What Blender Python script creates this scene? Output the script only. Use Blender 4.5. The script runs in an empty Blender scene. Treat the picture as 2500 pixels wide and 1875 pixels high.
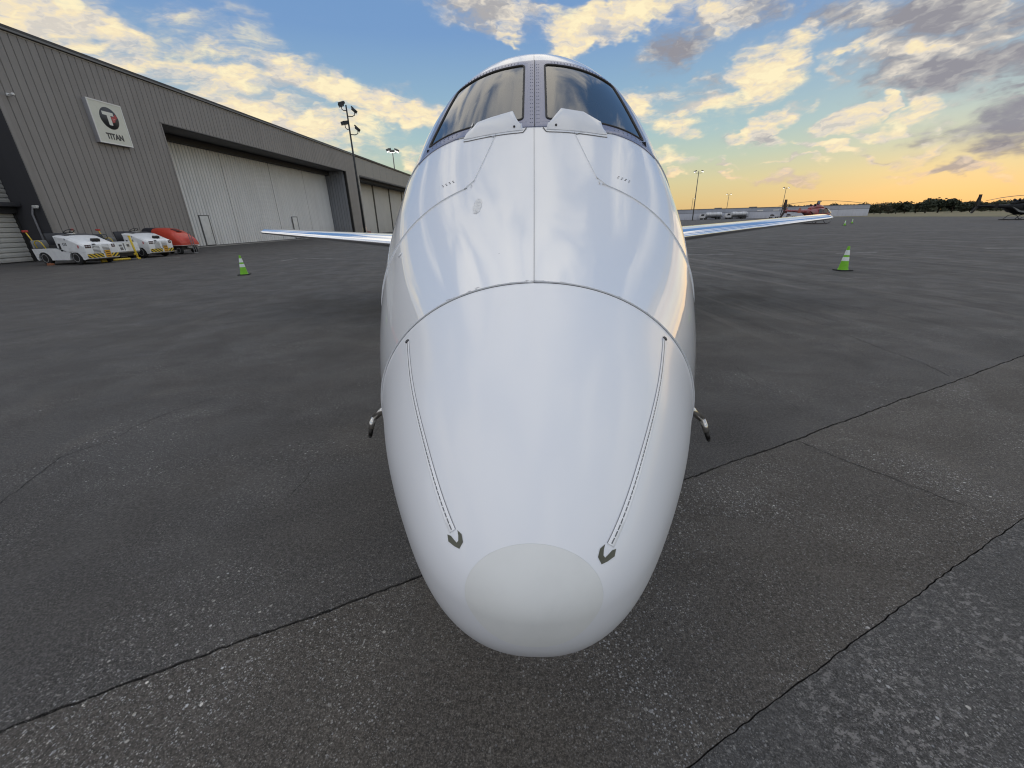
import bpy, bmesh, math, random
import numpy as np
from mathutils import Vector, Matrix, noise as mnoise
random.seed(7)
sc = bpy.context.scene
col = sc.collection
R = math.radians

# ------------------------------------------------------------------ camera
cam_data = bpy.data.cameras.new("camera")
cam_data.sensor_width = 36.0
cam_data.lens = 985.0 / 2500.0 * 36.0
cam_data.clip_start = 0.05
cam_data.clip_end = 6000.0
cam = bpy.data.objects.new("camera", cam_data)
col.objects.link(cam)
cam_rot = (Matrix.Rotation(R(3.57457701), 4, 'Z') @ Matrix.Rotation(R(-21.97218475), 4, 'X')
           @ Matrix.Rotation(R(1.48935473), 4, 'Y') @ Matrix.Rotation(R(90), 4, 'X'))
cam.matrix_world = Matrix.Translation((0, 0, 1.65)) @ cam_rot
sc.camera = cam

# ------------------------------------------------------------------ colour management
sc.view_settings.view_transform = 'Standard'
sc.view_settings.look = 'None'
sc.view_settings.gamma = 1.0
sc.view_settings.use_curve_mapping = False
sc.view_settings.exposure = 0.0
sc.cycles.max_bounces = 6
sc.cycles.transparent_max_bounces = 8
sc.cycles.caustics_reflective = False
sc.cycles.caustics_refractive = False
sc.cycles.use_denoising = True
sc.cycles.filter_width = 1.15

# ------------------------------------------------------------------ node helper
class NT:
    def __init__(s, tree):
        s.t = tree; s.n = tree.nodes; s.l = tree.links
    def put(s, sock, v):
        if v is None: return
        if hasattr(v, 'is_output'): s.l.new(v, sock)
        else:
            if isinstance(v, tuple) and len(v) == 3 and sock.type == 'RGBA': v = v + (1,)
            sock.default_value = v
    def node(s, typ, **kw):
        nd = s.n.new(typ)
        for k, v in kw.items(): setattr(nd, k, v)
        return nd
    def math(s, op, a, b=None, c=None, clamp=False):
        nd = s.node('ShaderNodeMath', operation=op, use_clamp=clamp)
        for i, v in enumerate((a, b, c)): s.put(nd.inputs[i], v)
        return nd.outputs[0]
    def vmath(s, op, a, b=None):
        nd = s.node('ShaderNodeVectorMath', operation=op)
        s.put(nd.inputs[0], a)
        if b is not None: s.put(nd.inputs[1], b)
        return nd.outputs[0]
    def comb(s, x, y, z):
        nd = s.node('ShaderNodeCombineXYZ')
        for i, v in enumerate((x, y, z)): s.put(nd.inputs[i], v)
        return nd.outputs[0]
    def sep(s, v):
        nd = s.node('ShaderNodeSeparateXYZ'); s.put(nd.inputs[0], v); return nd.outputs
    def mapping(s, v, loc=(0,0,0), rot=(0,0,0), scale=(1,1,1), typ='POINT'):
        nd = s.node('ShaderNodeMapping', vector_type=typ)
        s.put(nd.inputs[0], v)
        if 'Location' in nd.inputs: nd.inputs['Location'].default_value = loc
        nd.inputs['Rotation'].default_value = rot; nd.inputs['Scale'].default_value = scale
        return nd.outputs[0]
    def noise(s, v, scale=1, detail=4, rough=.55, dist=0.0, dims='3D'):
        nd = s.node('ShaderNodeTexNoise', noise_dimensions=dims); s.put(nd.inputs['Vector'], v)
        nd.inputs['Scale'].default_value = scale; nd.inputs['Detail'].default_value = detail
        nd.inputs['Roughness'].default_value = rough; nd.inputs['Distortion'].default_value = dist
        return nd.outputs
    def noise2(s, v, scale=1, detail=4, rough=.55, dist=0.0):
        return s.noise(v, scale, detail, rough, dist, '2D')
    def voronoi(s, v, scale=1, feature='F1', rand=1.0):
        nd = s.node('ShaderNodeTexVoronoi', feature=feature); s.put(nd.inputs['Vector'], v)
        nd.inputs['Scale'].default_value = scale
        nd.inputs['Randomness'].default_value = rand
        return nd.outputs
    def ss(s, v, lo, hi, a=0.0, b=1.0):
        nd = s.node('ShaderNodeMapRange', interpolation_type='SMOOTHSTEP')
        for i, x in enumerate((v, lo, hi, a, b)): s.put(nd.inputs[i], x)
        return nd.outputs[0]
    def ramp(s, f, stops, interp='LINEAR'):
        nd = s.node('ShaderNodeValToRGB'); cr = nd.color_ramp; cr.interpolation = interp
        while len(cr.elements) < len(stops): cr.elements.new(.5)
        for e, (p, c) in zip(cr.elements, stops):
            e.position = p; e.color = tuple(c) + (1,) if len(c) == 3 else c
        s.put(nd.inputs[0], f); return nd.outputs[0]
    def mix(s, f, a, b, blend='MIX'):
        nd = s.node('ShaderNodeMix', data_type='RGBA', blend_type=blend)
        s.put(nd.inputs[0], f); s.put(nd.inputs[6], a); s.put(nd.inputs[7], b)
        return nd.outputs[2]

# ------------------------------------------------------------------ sky
SUN_AZ, SUN_EL = 42.0, 2.0            # degrees right of +Y, and above the horizon
world = bpy.data.worlds.new("World"); sc.world = world; world.use_nodes = True
W = NT(world.node_tree); W.n.clear()
# cloud banks: azimuth, elevation, half length, half height (degrees), tilt, weight, greyness
BLOBS=[(-45.61,16.15,5.43,3.8,1.18,1.0,0.05),(-40.5,12.68,6.52,2.91,-23.69,0.75,0.1),(-32.97,15.8,5.58,3.89,-29.12,0.38,0.15),
(-30.45,11.43,9.71,2.79,-17.0,0.85,0.1),(-27.54,15.77,4.62,2.49,-39.45,0.55,0.1),(-24.12,10.7,9.17,1.79,-6.01,0.75,0.1),
(-19.28,13.37,5.12,1.56,-9.08,1.15,0.0),(-14.42,11.86,6.78,1.4,-14.1,1.15,0.05),(-10.64,11.22,4.31,0.82,-7.98,0.9,0.1),
(-5.21,21.18,6.73,1.88,-6.49,0.9,0.45),(-3.68,19.74,2.59,0.87,-20.9,0.7,0.3),(5.29,18.7,4.19,1.77,30.11,1.1,0.05),
(10.52,19.71,8.37,1.61,2.54,1.0,0.15),(18.84,18.55,5.21,1.6,1.44,0.75,0.35),(15.54,16.45,3.84,1.82,9.21,0.75,0.9),
(13.48,16.0,3.23,0.92,9.32,0.55,0.95),(22.5,18.86,4.18,1.53,-1.34,0.75,0.7),(38.03,15.05,8.59,2.02,-12.06,1.1,0.85),
(35.81,15.85,4.26,1.61,-9.08,0.6,0.6),(37.88,12.99,6.65,1.42,-5.42,1.15,0.15),(39.94,10.91,7.51,1.69,-7.62,1.2,0.85),
(36.6,10.99,3.55,0.92,-3.72,0.8,0.75),(42.38,8.9,3.62,0.74,-2.0,0.9,0.85),(43.16,7.78,2.97,0.52,-4.56,0.8,0.3),
(43.27,6.62,4.13,1.58,4.26,1.05,0.9),(43.23,5.15,3.3,1.24,-4.39,0.95,0.9),(42.52,11.41,3.71,1.54,-14.07,0.8,0.8),
(24.97,13.55,3.41,2.15,20.59,1.15,0.0),(24.26,11.46,3.74,1.34,16.17,0.85,0.05),(19.54,11.47,4.63,1.38,-7.5,0.85,0.1),
(17.73,12.57,3.7,1.12,1.12,0.55,0.5),(12.16,11.58,3.78,1.49,-20.81,0.95,0.1),(16.83,9.65,2.23,1.16,-9.41,0.85,0.2),
(13.67,10.1,1.87,0.69,-13.87,0.7,0.1),(29.91,12.15,1.27,0.84,76.52,0.75,0.05),(30.7,13.56,0.8,0.52,76.2,0.6,0.05),
(27.94,9.42,1.54,0.75,31.52,1.0,0.05),(25.19,8.48,2.42,0.83,19.28,0.95,0.1),(24.15,7.83,3.76,0.58,-14.89,0.7,0.35),
(31.39,15.76,1.44,0.66,33.72,0.65,0.05),(27.42,16.68,1.09,0.51,22.11,0.5,0.1),(32.64,8.64,1.76,0.93,9.77,0.8,0.05),
(32.68,7.79,2.11,0.52,8.74,0.75,0.2),(36.96,8.03,1.72,1.27,26.27,0.95,0.05),(35.92,7.04,2.56,0.56,3.29,0.85,0.3),
(34.52,9.13,1.06,0.67,65.64,0.7,0.05),(39.77,5.1,2.18,0.8,19.16,0.8,0.05),(41.31,6.01,2.54,0.75,10.97,0.85,0.3),
(31.41,6.11,2.55,0.55,-14.65,0.8,0.15),(35.51,5.05,2.7,0.58,-17.14,0.75,0.35),(27.63,3.53,3.36,0.51,-9.08,1.0,0.1),
(22.46,5.9,2.13,0.31,-9.3,0.6,0.1),(16.32,6.58,2.84,0.96,-17.86,0.95,0.0),(17.45,4.69,1.82,0.34,-3.58,0.6,0.0),
(23.09,4.55,1.26,0.41,-5.31,0.6,0.0),(41.07,3.17,2.42,0.46,-5.76,0.8,0.3),(43.67,2.78,1.23,0.25,-5.9,0.6,0.1),
(37.78,3.1,1.86,0.24,-10.48,0.5,0.1),(45.04,2.04,1.48,0.36,-12.26,0.6,0.1),(29.18,5.09,2.26,0.3,-9.12,0.55,0.1),
(-14.94,7.44,1.77,1.68,-2.23,0.55,0.1),(1.15,20.86,2.59,0.65,-22.57,0.4,0.1),(-1.63,18.02,1.07,0.45,-28.94,0.5,0.1),
(-10.47,13.2,1.86,0.24,-11.87,0.5,0.1),(-30.96,9.21,4.44,0.79,-8.32,0.5,0.1)]

gen = W.node('ShaderNodeTexCoord').outputs['Generated']
dx, dy, dz = W.sep(gen)
az = W.math('MULTIPLY', W.math('ARCTAN2', dx, dy), 57.2958)
el = W.math('MULTIPLY', W.math('ARCSINE', dz), 57.2958)
P0 = W.comb(az, el, 0.0)
warp = W.noise2(W.mapping(P0, scale=(.16, .30, 1)), 1, 2, .55)[1]
warp2 = W.noise2(W.mapping(P0, loc=(7, 3, 1), scale=(.6, 1.1, 1)), 1, 2, .6)[1]
off = W.vmath('ADD', W.vmath('MULTIPLY', W.vmath('SUBTRACT', warp, (.5, .5, .5)), (7.0, 3.2, 0)),
              W.vmath('MULTIPLY', W.vmath('SUBTRACT', warp2, (.5, .5, .5)), (2.4, 1.4, 0)))
P1 = W.vmath('ADD', P0, off)
dens = None; grey = None
for (a0, e0, ra, rb, ang, wt, g) in BLOBS:
    v = W.mapping(P1, loc=(a0, e0, 0), rot=(0, 0, R(ang)), scale=(ra * 1.62, rb * 1.62, 1), typ='TEXTURE')
    gr = W.node('ShaderNodeTexGradient', gradient_type='SPHERICAL'); W.put(gr.inputs[0], v)
    b = W.math('MULTIPLY', gr.outputs[1], .12 + wt * 1.18)
    dens = b if dens is None else W.math('SMOOTH_MAX', dens, b, .18)
    if g > .2:
        q = W.math('MULTIPLY', b, g)
        grey = q if grey is None else W.math('SMOOTH_MAX', grey, q, .12)
# wispy detail, combed along the wind
bend = W.math('MULTIPLY', W.math('SINE', W.math('MULTIPLY', az, .07)), 2.0)
Pb = W.vmath('ADD', P0, W.comb(0.0, bend, 0.0))
comb_ = W.mapping(Pb, rot=(0, 0, R(-30)), scale=(.085, .42, 1))
comb_w = W.vmath('ADD', comb_, W.vmath('MULTIPLY', W.vmath('SUBTRACT', warp, (.5, .5, .5)), (.5, .9, 0)))
n1 = W.noise2(comb_w, 1.0, 9, .64, .25)[0]
puff = W.mapping(Pb, rot=(0, 0, R(-38)), scale=(.16, .50, 1))
puff = W.vmath('ADD', puff, W.vmath('MULTIPLY', W.vmath('SUBTRACT', warp2, (.5, .5, .5)), (.5, .5, 0)))
n3 = W.noise2(puff, 1.0, 7, .54)[0]
n4 = W.noise2(W.vmath('ADD', puff, (.13, -.16, 0)), 1.0, 4, .55)[0]
edge = W.math('ADD', W.math('MULTIPLY', W.math('SUBTRACT', n1, .5), 1.9), W.math('MULTIPLY', W.math('SUBTRACT', n3, .5), 1.3))
body = W.math('ADD', dens, edge)
d_view = W.math('ADD', W.math('MULTIPLY', W.ss(body, .26, 1.0), .66), W.math('MULTIPLY', W.ss(body, -.15, .80), .34))
d_view = W.math('MULTIPLY', d_view, W.ss(dens, .12, .50))
# the same broken layer carries on overhead and behind
inv = W.math('DIVIDE', 1.0, W.math('ADD', W.math('MAXIMUM', dz, 0.0), .10))
pl = W.comb(W.math('MULTIPLY', dx, inv), W.math('MULTIPLY', dy, inv), 0.0)
h1 = W.noise2(W.mapping(pl, rot=(0, 0, .35), scale=(1.9, .95, 1)), 1.0, 6, .60, .6)[0]
h2 = W.noise2(W.mapping(pl, loc=(.15, .1, 2), rot=(0, 0, .35), scale=(1.9, .95, 1)), 1.0, 4, .60, .6)[0]
inview = W.math('MULTIPLY', W.ss(W.math('ABSOLUTE', az), 62, 46), W.ss(el, 34, 21))
d_gen = W.math('MULTIPLY', W.ss(h1, .42, .58), W.ss(el, 1, 12))
d_gen = W.math('MULTIPLY', d_gen, W.math('SUBTRACT', 1.0, inview))
# clear sky: warm at the horizon under the sunset, blue above
elf = W.math('DIVIDE', el, 90.0, clamp=True)
warm = W.ramp(elf, [(0, (.73, .49, .22)), (.018, (.74, .57, .275)), (.042, (.70, .64, .37)), (.070, (.54, .64, .51)),
                    (.100, (.41, .585, .61)), (.15, (.29, .47, .64)), (.21, (.195, .355, .63)), (.40, (.14, .29, .58)), (1, (.12, .25, .52))])
cool = W.ramp(elf, [(0, (.46, .42, .46)), (.08, (.42, .46, .56)), (.16, (.27, .40, .60)), (.40, (.13, .28, .57)), (1, (.10, .22, .50))])
side = W.math('COSINE', W.math('MULTIPLY', W.math('SUBTRACT', az, SUN_AZ), R(1)))
sky = W.mix(W.ss(side, -.55, .15), cool, warm)
nish = W.node('ShaderNodeTexSky', sky_type='NISHITA', sun_disc=False)
nish.sun_elevation = R(SUN_EL); nish.sun_rotation = R(SUN_AZ)
sky = W.mix(.08, sky, W.vmath('MULTIPLY', nish.outputs[0], (.12, .12, .12)))
# cloud colour: lit cream on the sunset side, lilac grey in the thick parts
gk = W.math('DIVIDE', grey, W.math('MAXIMUM', dens, .05))
lit = W.math('MULTIPLY', W.math('SUBTRACT', n3, n4), 2.0)
soft = W.noise2(W.mapping(Pb, loc=(5, 9, 0), rot=(0, 0, R(-15)), scale=(.10, .24, 1)), 1.0, 5, .6)[0]
tone = W.math('ADD', W.math('SUBTRACT', W.math('MULTIPLY', gk, .80), lit), W.math('ADD', W.math('MULTIPLY', W.math('SUBTRACT', .5, n1), .7), W.math('MULTIPLY', W.math('SUBTRACT', soft, .5), .8)))
ccol = W.ramp(W.math('MINIMUM', W.math('ADD', tone, .20, clamp=True), W.math('ADD', .44, W.math('MULTIPLY', gk, .75))),
              [(0, (1.0, .88, .58)), (.20, (.93, .79, .54)), (.42, (.76, .70, .61)), (.70, (.46, .45, .45)), (1, (.30, .295, .33))])
low = W.mix(W.ss(el, 7, 2), (1, 1, 1), (1.03, .82, .66))
ccol = W.mix(1.0, ccol, low, 'MULTIPLY')
gtone = W.math('ADD', .35, W.math('MULTIPLY', W.math('SUBTRACT', h2, h1), 3.0), clamp=True)
gcol = W.ramp(gtone, [(0, (1.32, 1.25, 1.14)), (.5, (1.02, 1.01, 1.01)), (1, (.66, .69, .77))])
out = W.mix(d_view, sky, ccol)
out = W.mix(d_gen, out, gcol)
bg = W.node('ShaderNodeBackground'); W.put(bg.inputs[0], out); bg.inputs[1].default_value = 1.0
wo = W.node('ShaderNodeOutputWorld'); W.l.new(bg.outputs[0], wo.inputs[0])
world.cycles.sampling_method = 'MANUAL'; world.cycles.sample_map_resolution = 512

# ------------------------------------------------------------------ sun (already at the horizon)
sd = bpy.data.lights.new("sun", 'SUN'); sd.energy = 0.08; sd.angle = R(24); sd.color = (1, .72, .45)
so = bpy.data.objects.new("sun", sd); col.objects.link(so)
sv = Vector((math.sin(R(SUN_AZ)) * math.cos(R(SUN_EL)), math.cos(R(SUN_AZ)) * math.cos(R(SUN_EL)), math.sin(R(SUN_EL))))
so.rotation_euler = sv.to_track_quat('Z', 'Y').to_euler()

# ------------------------------------------------------------------ materials
MATS = {}
def pbr(name, color, rough=.5, metal=0.0, coat=0.0, coat_rough=.05, grime=0.0, grime_scale=3.0, bump=0.0, bump_scale=40, spec=.5, emit=None, emit_str=0, grime_col=None):
    if name in MATS: return MATS[name]
    m = bpy.data.materials.new(name); m.use_nodes = True
    t = NT(m.node_tree); b = t.n['Principled BSDF']
    b.inputs['Base Color'].default_value = tuple(color) + (1,)
    b.inputs['Roughness'].default_value = rough; b.inputs['Metallic'].default_value = metal
    b.inputs['Coat Weight'].default_value = coat; b.inputs['Coat Roughness'].default_value = coat_rough
    b.inputs['Specular IOR Level'].default_value = spec
    pos = t.node('ShaderNodeTexCoord').outputs['Object']
    if grime > 0:
        n = t.noise(pos, grime_scale, 6, .6)[0]
        f = t.math('MULTIPLY', t.ss(n, .38, .72), grime)
        gc = grime_col or tuple(c * .45 for c in color)
        t.put(b.inputs['Base Color'], t.mix(f, tuple(color), tuple(gc)))
        t.put(b.inputs['Roughness'], t.math('ADD', rough, t.math('MULTIPLY', f, .25)))
    if bump > 0:
        bn = t.node('ShaderNodeBump'); bn.inputs['Strength'].default_value = bump; bn.inputs['Distance'].default_value = .02
        t.put(bn.inputs['Height'], t.noise(pos, bump_scale, 4, .6)[0]); t.put(b.inputs['Normal'], bn.outputs[0])
    if emit:
        b.inputs['Emission Color'].default_value = tuple(emit) + (1,); b.inputs['Emission Strength'].default_value = emit_str
    MATS[name] = m; return m

def asphalt(name, dark, light, speck=.5, speck_size=70, blue=.0, streak=0.0, coarse=0.0):
    m = bpy.data.materials.new(name); m.use_nodes = True
    t = NT(m.node_tree); b = t.n['Principled BSDF']
    pos = t.node('ShaderNodeTexCoord').outputs['Object']
    big = t.noise(pos, .35, 5, .6, .4)[0]
    midn = t.noise(t.mapping(pos, rot=(0, 0, R(25)), scale=(1.1, 2.2, 1)), 1.0, 6, .62, .5)[0]
    fine = t.noise(pos, 55, 5, .7)[0]
    base = t.mix(t.ss(midn, .38, .66), dark, tuple(d + (l - d) * .6 for d, l in zip(dark, light)))
    base = t.mix(t.math('MULTIPLY', t.ss(big, .40, .62), .5), base, (dark[0] * .86, dark[1] * .87, dark[2] * .90))
    # dusty patches and darker oil stains
    pat = t.noise(t.mapping(pos, loc=(3, 1, 0)), .8, 5, .62, .8)[0]
    base = t.mix(t.math('MULTIPLY', t.ss(pat, .54, .72), .45), base, (light[0] * 1.08, light[1] * 1.03, light[2] * .95))
    oil = t.noise(t.mapping(pos, loc=(13, 5, 0)), 1.3, 6, .62, .6)[0]
    base = t.mix(t.math('MULTIPLY', t.ss(oil, .58, .76), .40), base, tuple(c * .6 for c in dark))
    grit = t.noise(pos, 150, 3, .7)[0]
    base = t.mix(t.math('MULTIPLY', t.math('SUBTRACT', fine, .5), 2.6, clamp=True), base, tuple(c * 2.0 for c in light))
    base = t.mix(t.math('MULTIPLY', t.math('SUBTRACT', .5, fine), 3.2, clamp=True), base, tuple(c * .25 for c in dark))
    base = t.mix(t.math('MULTIPLY', t.math('SUBTRACT', grit, .5), 2.8, clamp=True), base, tuple(c * 2.4 for c in light))
    base = t.mix(t.math('MULTIPLY', t.math('SUBTRACT', .5, grit), 2.6, clamp=True), base, tuple(c * .25 for c in dark))
    # aggregate: exposed stones, more of them where the binder has worn away
    worn = t.ss(t.noise(t.mapping(pos, loc=(2, 8, 0)), .9, 5, .6, .5)[0], .36, .66, .45, 1.25)
    for sz, lo, br, w in ((speck_size * 1.3, .82, .38, 1.0), (speck_size * 2.3, .72, .30, .9), (speck_size * .72, .968, .78, 1.3)):
        vo = t.voronoi(t.vmath('ADD', pos, t.vmath('MULTIPLY', t.noise(pos, sz * .9, 2, .5)[1], (.35 / sz, .35 / sz, 0))), sz)
        rnd = t.sep(vo[1])
        hit = t.math('MULTIPLY', t.ss(t.math('ADD', rnd[0], t.math('MULTIPLY', t.math('SUBTRACT', worn, .85), .12)), lo, lo + .12), t.ss(vo[0], .50, .28))
        hit = t.math('MULTIPLY', t.math('MULTIPLY', hit, speck * w), worn)
        tint = t.mix(rnd[1], (br * 1.02, br * .96, br * .85), (br * .85, br * .86, br * .88))
        base = t.mix(hit, base, tint)
    if coarse:
        sv_ = t.mapping(pos, rot=(0, 0, R(-52)), scale=(26, 38, 1))
        c_ = t.math('MULTIPLY', t.ss(t.noise(sv_, 1.0, 6, .72)[0], .52, .60), t.ss(t.noise(pos, 1.7, 3, .5)[0], .40, .58))
        base = t.mix(t.math('MULTIPLY', c_, coarse), base, (.26, .245, .23))
    if streak:
        x, y, z = t.sep(pos)
        r_ = t.vmath('ADD', pos, t.comb(0, 0, 0))
        bend = t.math('ADD', x, t.math('MULTIPLY', t.math('MULTIPLY', y, y), .006))
        sv_ = t.comb(bend, t.math('MULTIPLY', y, .06), 0)
        s1 = t.noise(sv_, 1.5, 5, .62, .2)[0]
        far = t.math('MULTIPLY', t.ss(y, 3.5, 9), t.ss(x, -5, 3, .25, 1.0))
        base = t.mix(t.math('MULTIPLY', t.math('MULTIPLY', t.ss(s1, .53, .66), far), streak), base, tuple(c * 1.7 for c in light))
        base = t.mix(t.math('MULTIPLY', t.math('MULTIPLY', t.ss(s1, .47, .34), far), streak), base, tuple(c * .6 for c in dark))
    t.put(b.inputs['Base Color'], base)
    t.put(b.inputs['Roughness'], t.ss(oil, .3, .75, .88, .62))
    b.inputs['Specular IOR Level'].default_value = .35
    vb = t.voronoi(pos, speck_size * 1.3)
    bn = t.node('ShaderNodeBump'); bn.inputs['Strength'].default_value = .55; bn.inputs['Distance'].default_value = .006
    t.put(bn.inputs['Height'], t.math('ADD', vb[0], fine)); t.put(b.inputs['Normal'], bn.outputs[0])
    return m

def worn_paint(name, color, under, keep=.5, scale=4):
    m = bpy.data.materials.new(name); m.use_nodes = True
    t = NT(m.node_tree); b = t.n['Principled BSDF']
    pos = t.node('ShaderNodeTexCoord').outputs['Object']
    f = t.ss(t.noise(pos, scale, 8, .75)[0], keep - .1, keep + .12)
    t.put(b.inputs['Base Color'], t.mix(f, color, under)); b.inputs['Roughness'].default_value = .8
    return m

def cladding(name, color, rough=.5, streak=.35, dirt_h=2.0):
    """factory-painted metal sheet with rain streaks and dust"""
    m = bpy.data.materials.new(name); m.use_nodes = True
    t = NT(m.node_tree); b = t.n['Principled BSDF']
    g = t.node('ShaderNodeNewGeometry').outputs['Position']
    n = t.noise(t.mapping(g, scale=(3, 3, .12)), 1, 6, .65)[0]
    n2 = t.noise(g, .35, 4, .6)[0]
    f = t.math('MULTIPLY', t.math('ADD', t.ss(n, .45, .8), t.math('MULTIPLY', t.ss(n2, .4, .7), .6)), streak)
    x, y, z = t.sep(g)
    base = t.mix(f, color, tuple(c * .62 for c in color))
    low = t.math('MULTIPLY', t.math('MULTIPLY', t.ss(z, dirt_h, 0), t.ss(n, .3, .7)), .35)
    base = t.mix(low, base, (color[0] * .55, color[1] * .5, color[2] * .43))
    info = t.node('ShaderNodeObjectInfo').outputs['Random']
    base = t.mix(t.math('MULTIPLY', info, .14), base, tuple(c * .55 for c in color))
    t.put(b.inputs['Base Color'], base); b.inputs['Roughness'].default_value = rough
    b.inputs['Specular IOR Level'].default_value = .4
    return m

def glass_mat(name, tint=(.05, .06, .07), through=.35, rough=.06, film=.0):
    m = bpy.data.materials.new(name); m.use_nodes = True
    t = NT(m.node_tree); t.n.clear()
    o = t.node('ShaderNodeOutputMaterial')
    tr = t.node('ShaderNodeBsdfTransparent'); tr.inputs[0].default_value = (through, through * 1.02, through * 1.05, 1)
    df = t.node('ShaderNodeBsdfDiffuse'); df.inputs[0].default_value = tuple(tint) + (1,)
    gl = t.node('ShaderNodeBsdfGlossy'); gl.inputs['Roughness'].default_value = rough
    pos = t.node('ShaderNodeTexCoord').outputs['Object']
    n = t.noise(t.mapping(pos, scale=(3.2, .5, .6)), 1.0, 2, .5, .3)[0]
    bn = t.node('ShaderNodeBump'); bn.inputs['Strength'].default_value = .22; bn.inputs['Distance'].default_value = .05
    t.put(bn.inputs['Height'], n); t.put(gl.inputs['Normal'], bn.outputs[0])
    fr = t.node('ShaderNodeFresnel'); fr.inputs[0].default_value = 1.9
    m1 = t.node('ShaderNodeMixShader'); m1.inputs[0].default_value = film
    t.l.new(tr.outputs[0], m1.inputs[1]); t.l.new(df.outputs[0], m1.inputs[2])
    m2 = t.node('ShaderNodeMixShader')
    t.put(m2.inputs[0], t.math('ADD', t.math('MULTIPLY', fr.outputs[0], 1.25), .05, clamp=True))
    t.l.new(m1.outputs[0], m2.inputs[1]); t.l.new(gl.outputs[0], m2.inputs[2])
    t.l.new(m2.outputs[0], o.inputs[0])
    return m

def hazard_mat(name, a=(.75, .52, .03), b_=(.02, .02, .02), per=.18, flip=1):
    m = bpy.data.materials.new(name); m.use_nodes = True
    t = NT(m.node_tree); b = t.n['Principled BSDF']
    x, y, z = t.sep(t.node('ShaderNodeTexCoord').outputs['Object'])
    u = t.math('FRACT', t.math('DIVIDE', t.math('ADD', t.math('MULTIPLY', y, flip), t.math('MULTIPLY', z, 1.1)), per))
    t.put(b.inputs['Base Color'], t.mix(t.math('GREATER_THAN', u, .5), a, b_)); b.inputs['Roughness'].default_value = .5
    return m

def plane_paint(name, base=(.78, .79, .80), rough=.24, coat=.7, coat_rough=.03, dirt=.10, bump=.02):
    m = bpy.data.materials.new(name); m.use_nodes = True
    t = NT(m.node_tree); b = t.n['Principled BSDF']
    pos = t.node('ShaderNodeTexCoord').outputs['Object']
    n = t.noise(pos, 2.2, 6, .65, .3)[0]
    s_ = t.noise(t.mapping(pos, scale=(14, 1.6, 8)), 1, 5, .6)[0]
    f = t.math('MULTIPLY', t.math('ADD', t.ss(n, .45, .78), t.math('MULTIPLY', t.ss(s_, .52, .8), .6)), dirt)
    colr = t.mix(f, base, (base[0] * .72, base[1] * .70, base[2] * .66))
    # small nicks
    v = t.voronoi(pos, 16)
    nick = t.math('MULTIPLY', t.math('GREATER_THAN', t.sep(v[1])[0], .955), t.ss(v[0], .075, .05))
    colr = t.mix(t.math('MULTIPLY', nick, .55), colr, (.25, .25, .26))
    t.put(b.inputs['Base Color'], colr)
    t.put(b.inputs['Roughness'], t.math('ADD', rough, t.math('MULTIPLY', f, .5)))
    b.inputs['Coat Weight'].default_value = coat; b.inputs['Specular IOR Level'].default_value = .3
    t.put(b.inputs['Coat Roughness'], t.math('ADD', coat_rough, t.math('MULTIPLY', f, .10)))
    bn = t.node('ShaderNodeBump'); bn.inputs['Strength'].default_value = bump; bn.inputs['Distance'].default_value = .03
    t.put(bn.inputs['Height'], t.noise(pos, 5, 3, .5)[0]); t.put(b.inputs['Normal'], bn.outputs[0])
    t.put(b.inputs['Coat Normal'], bn.outputs[0])
    return m

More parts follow.
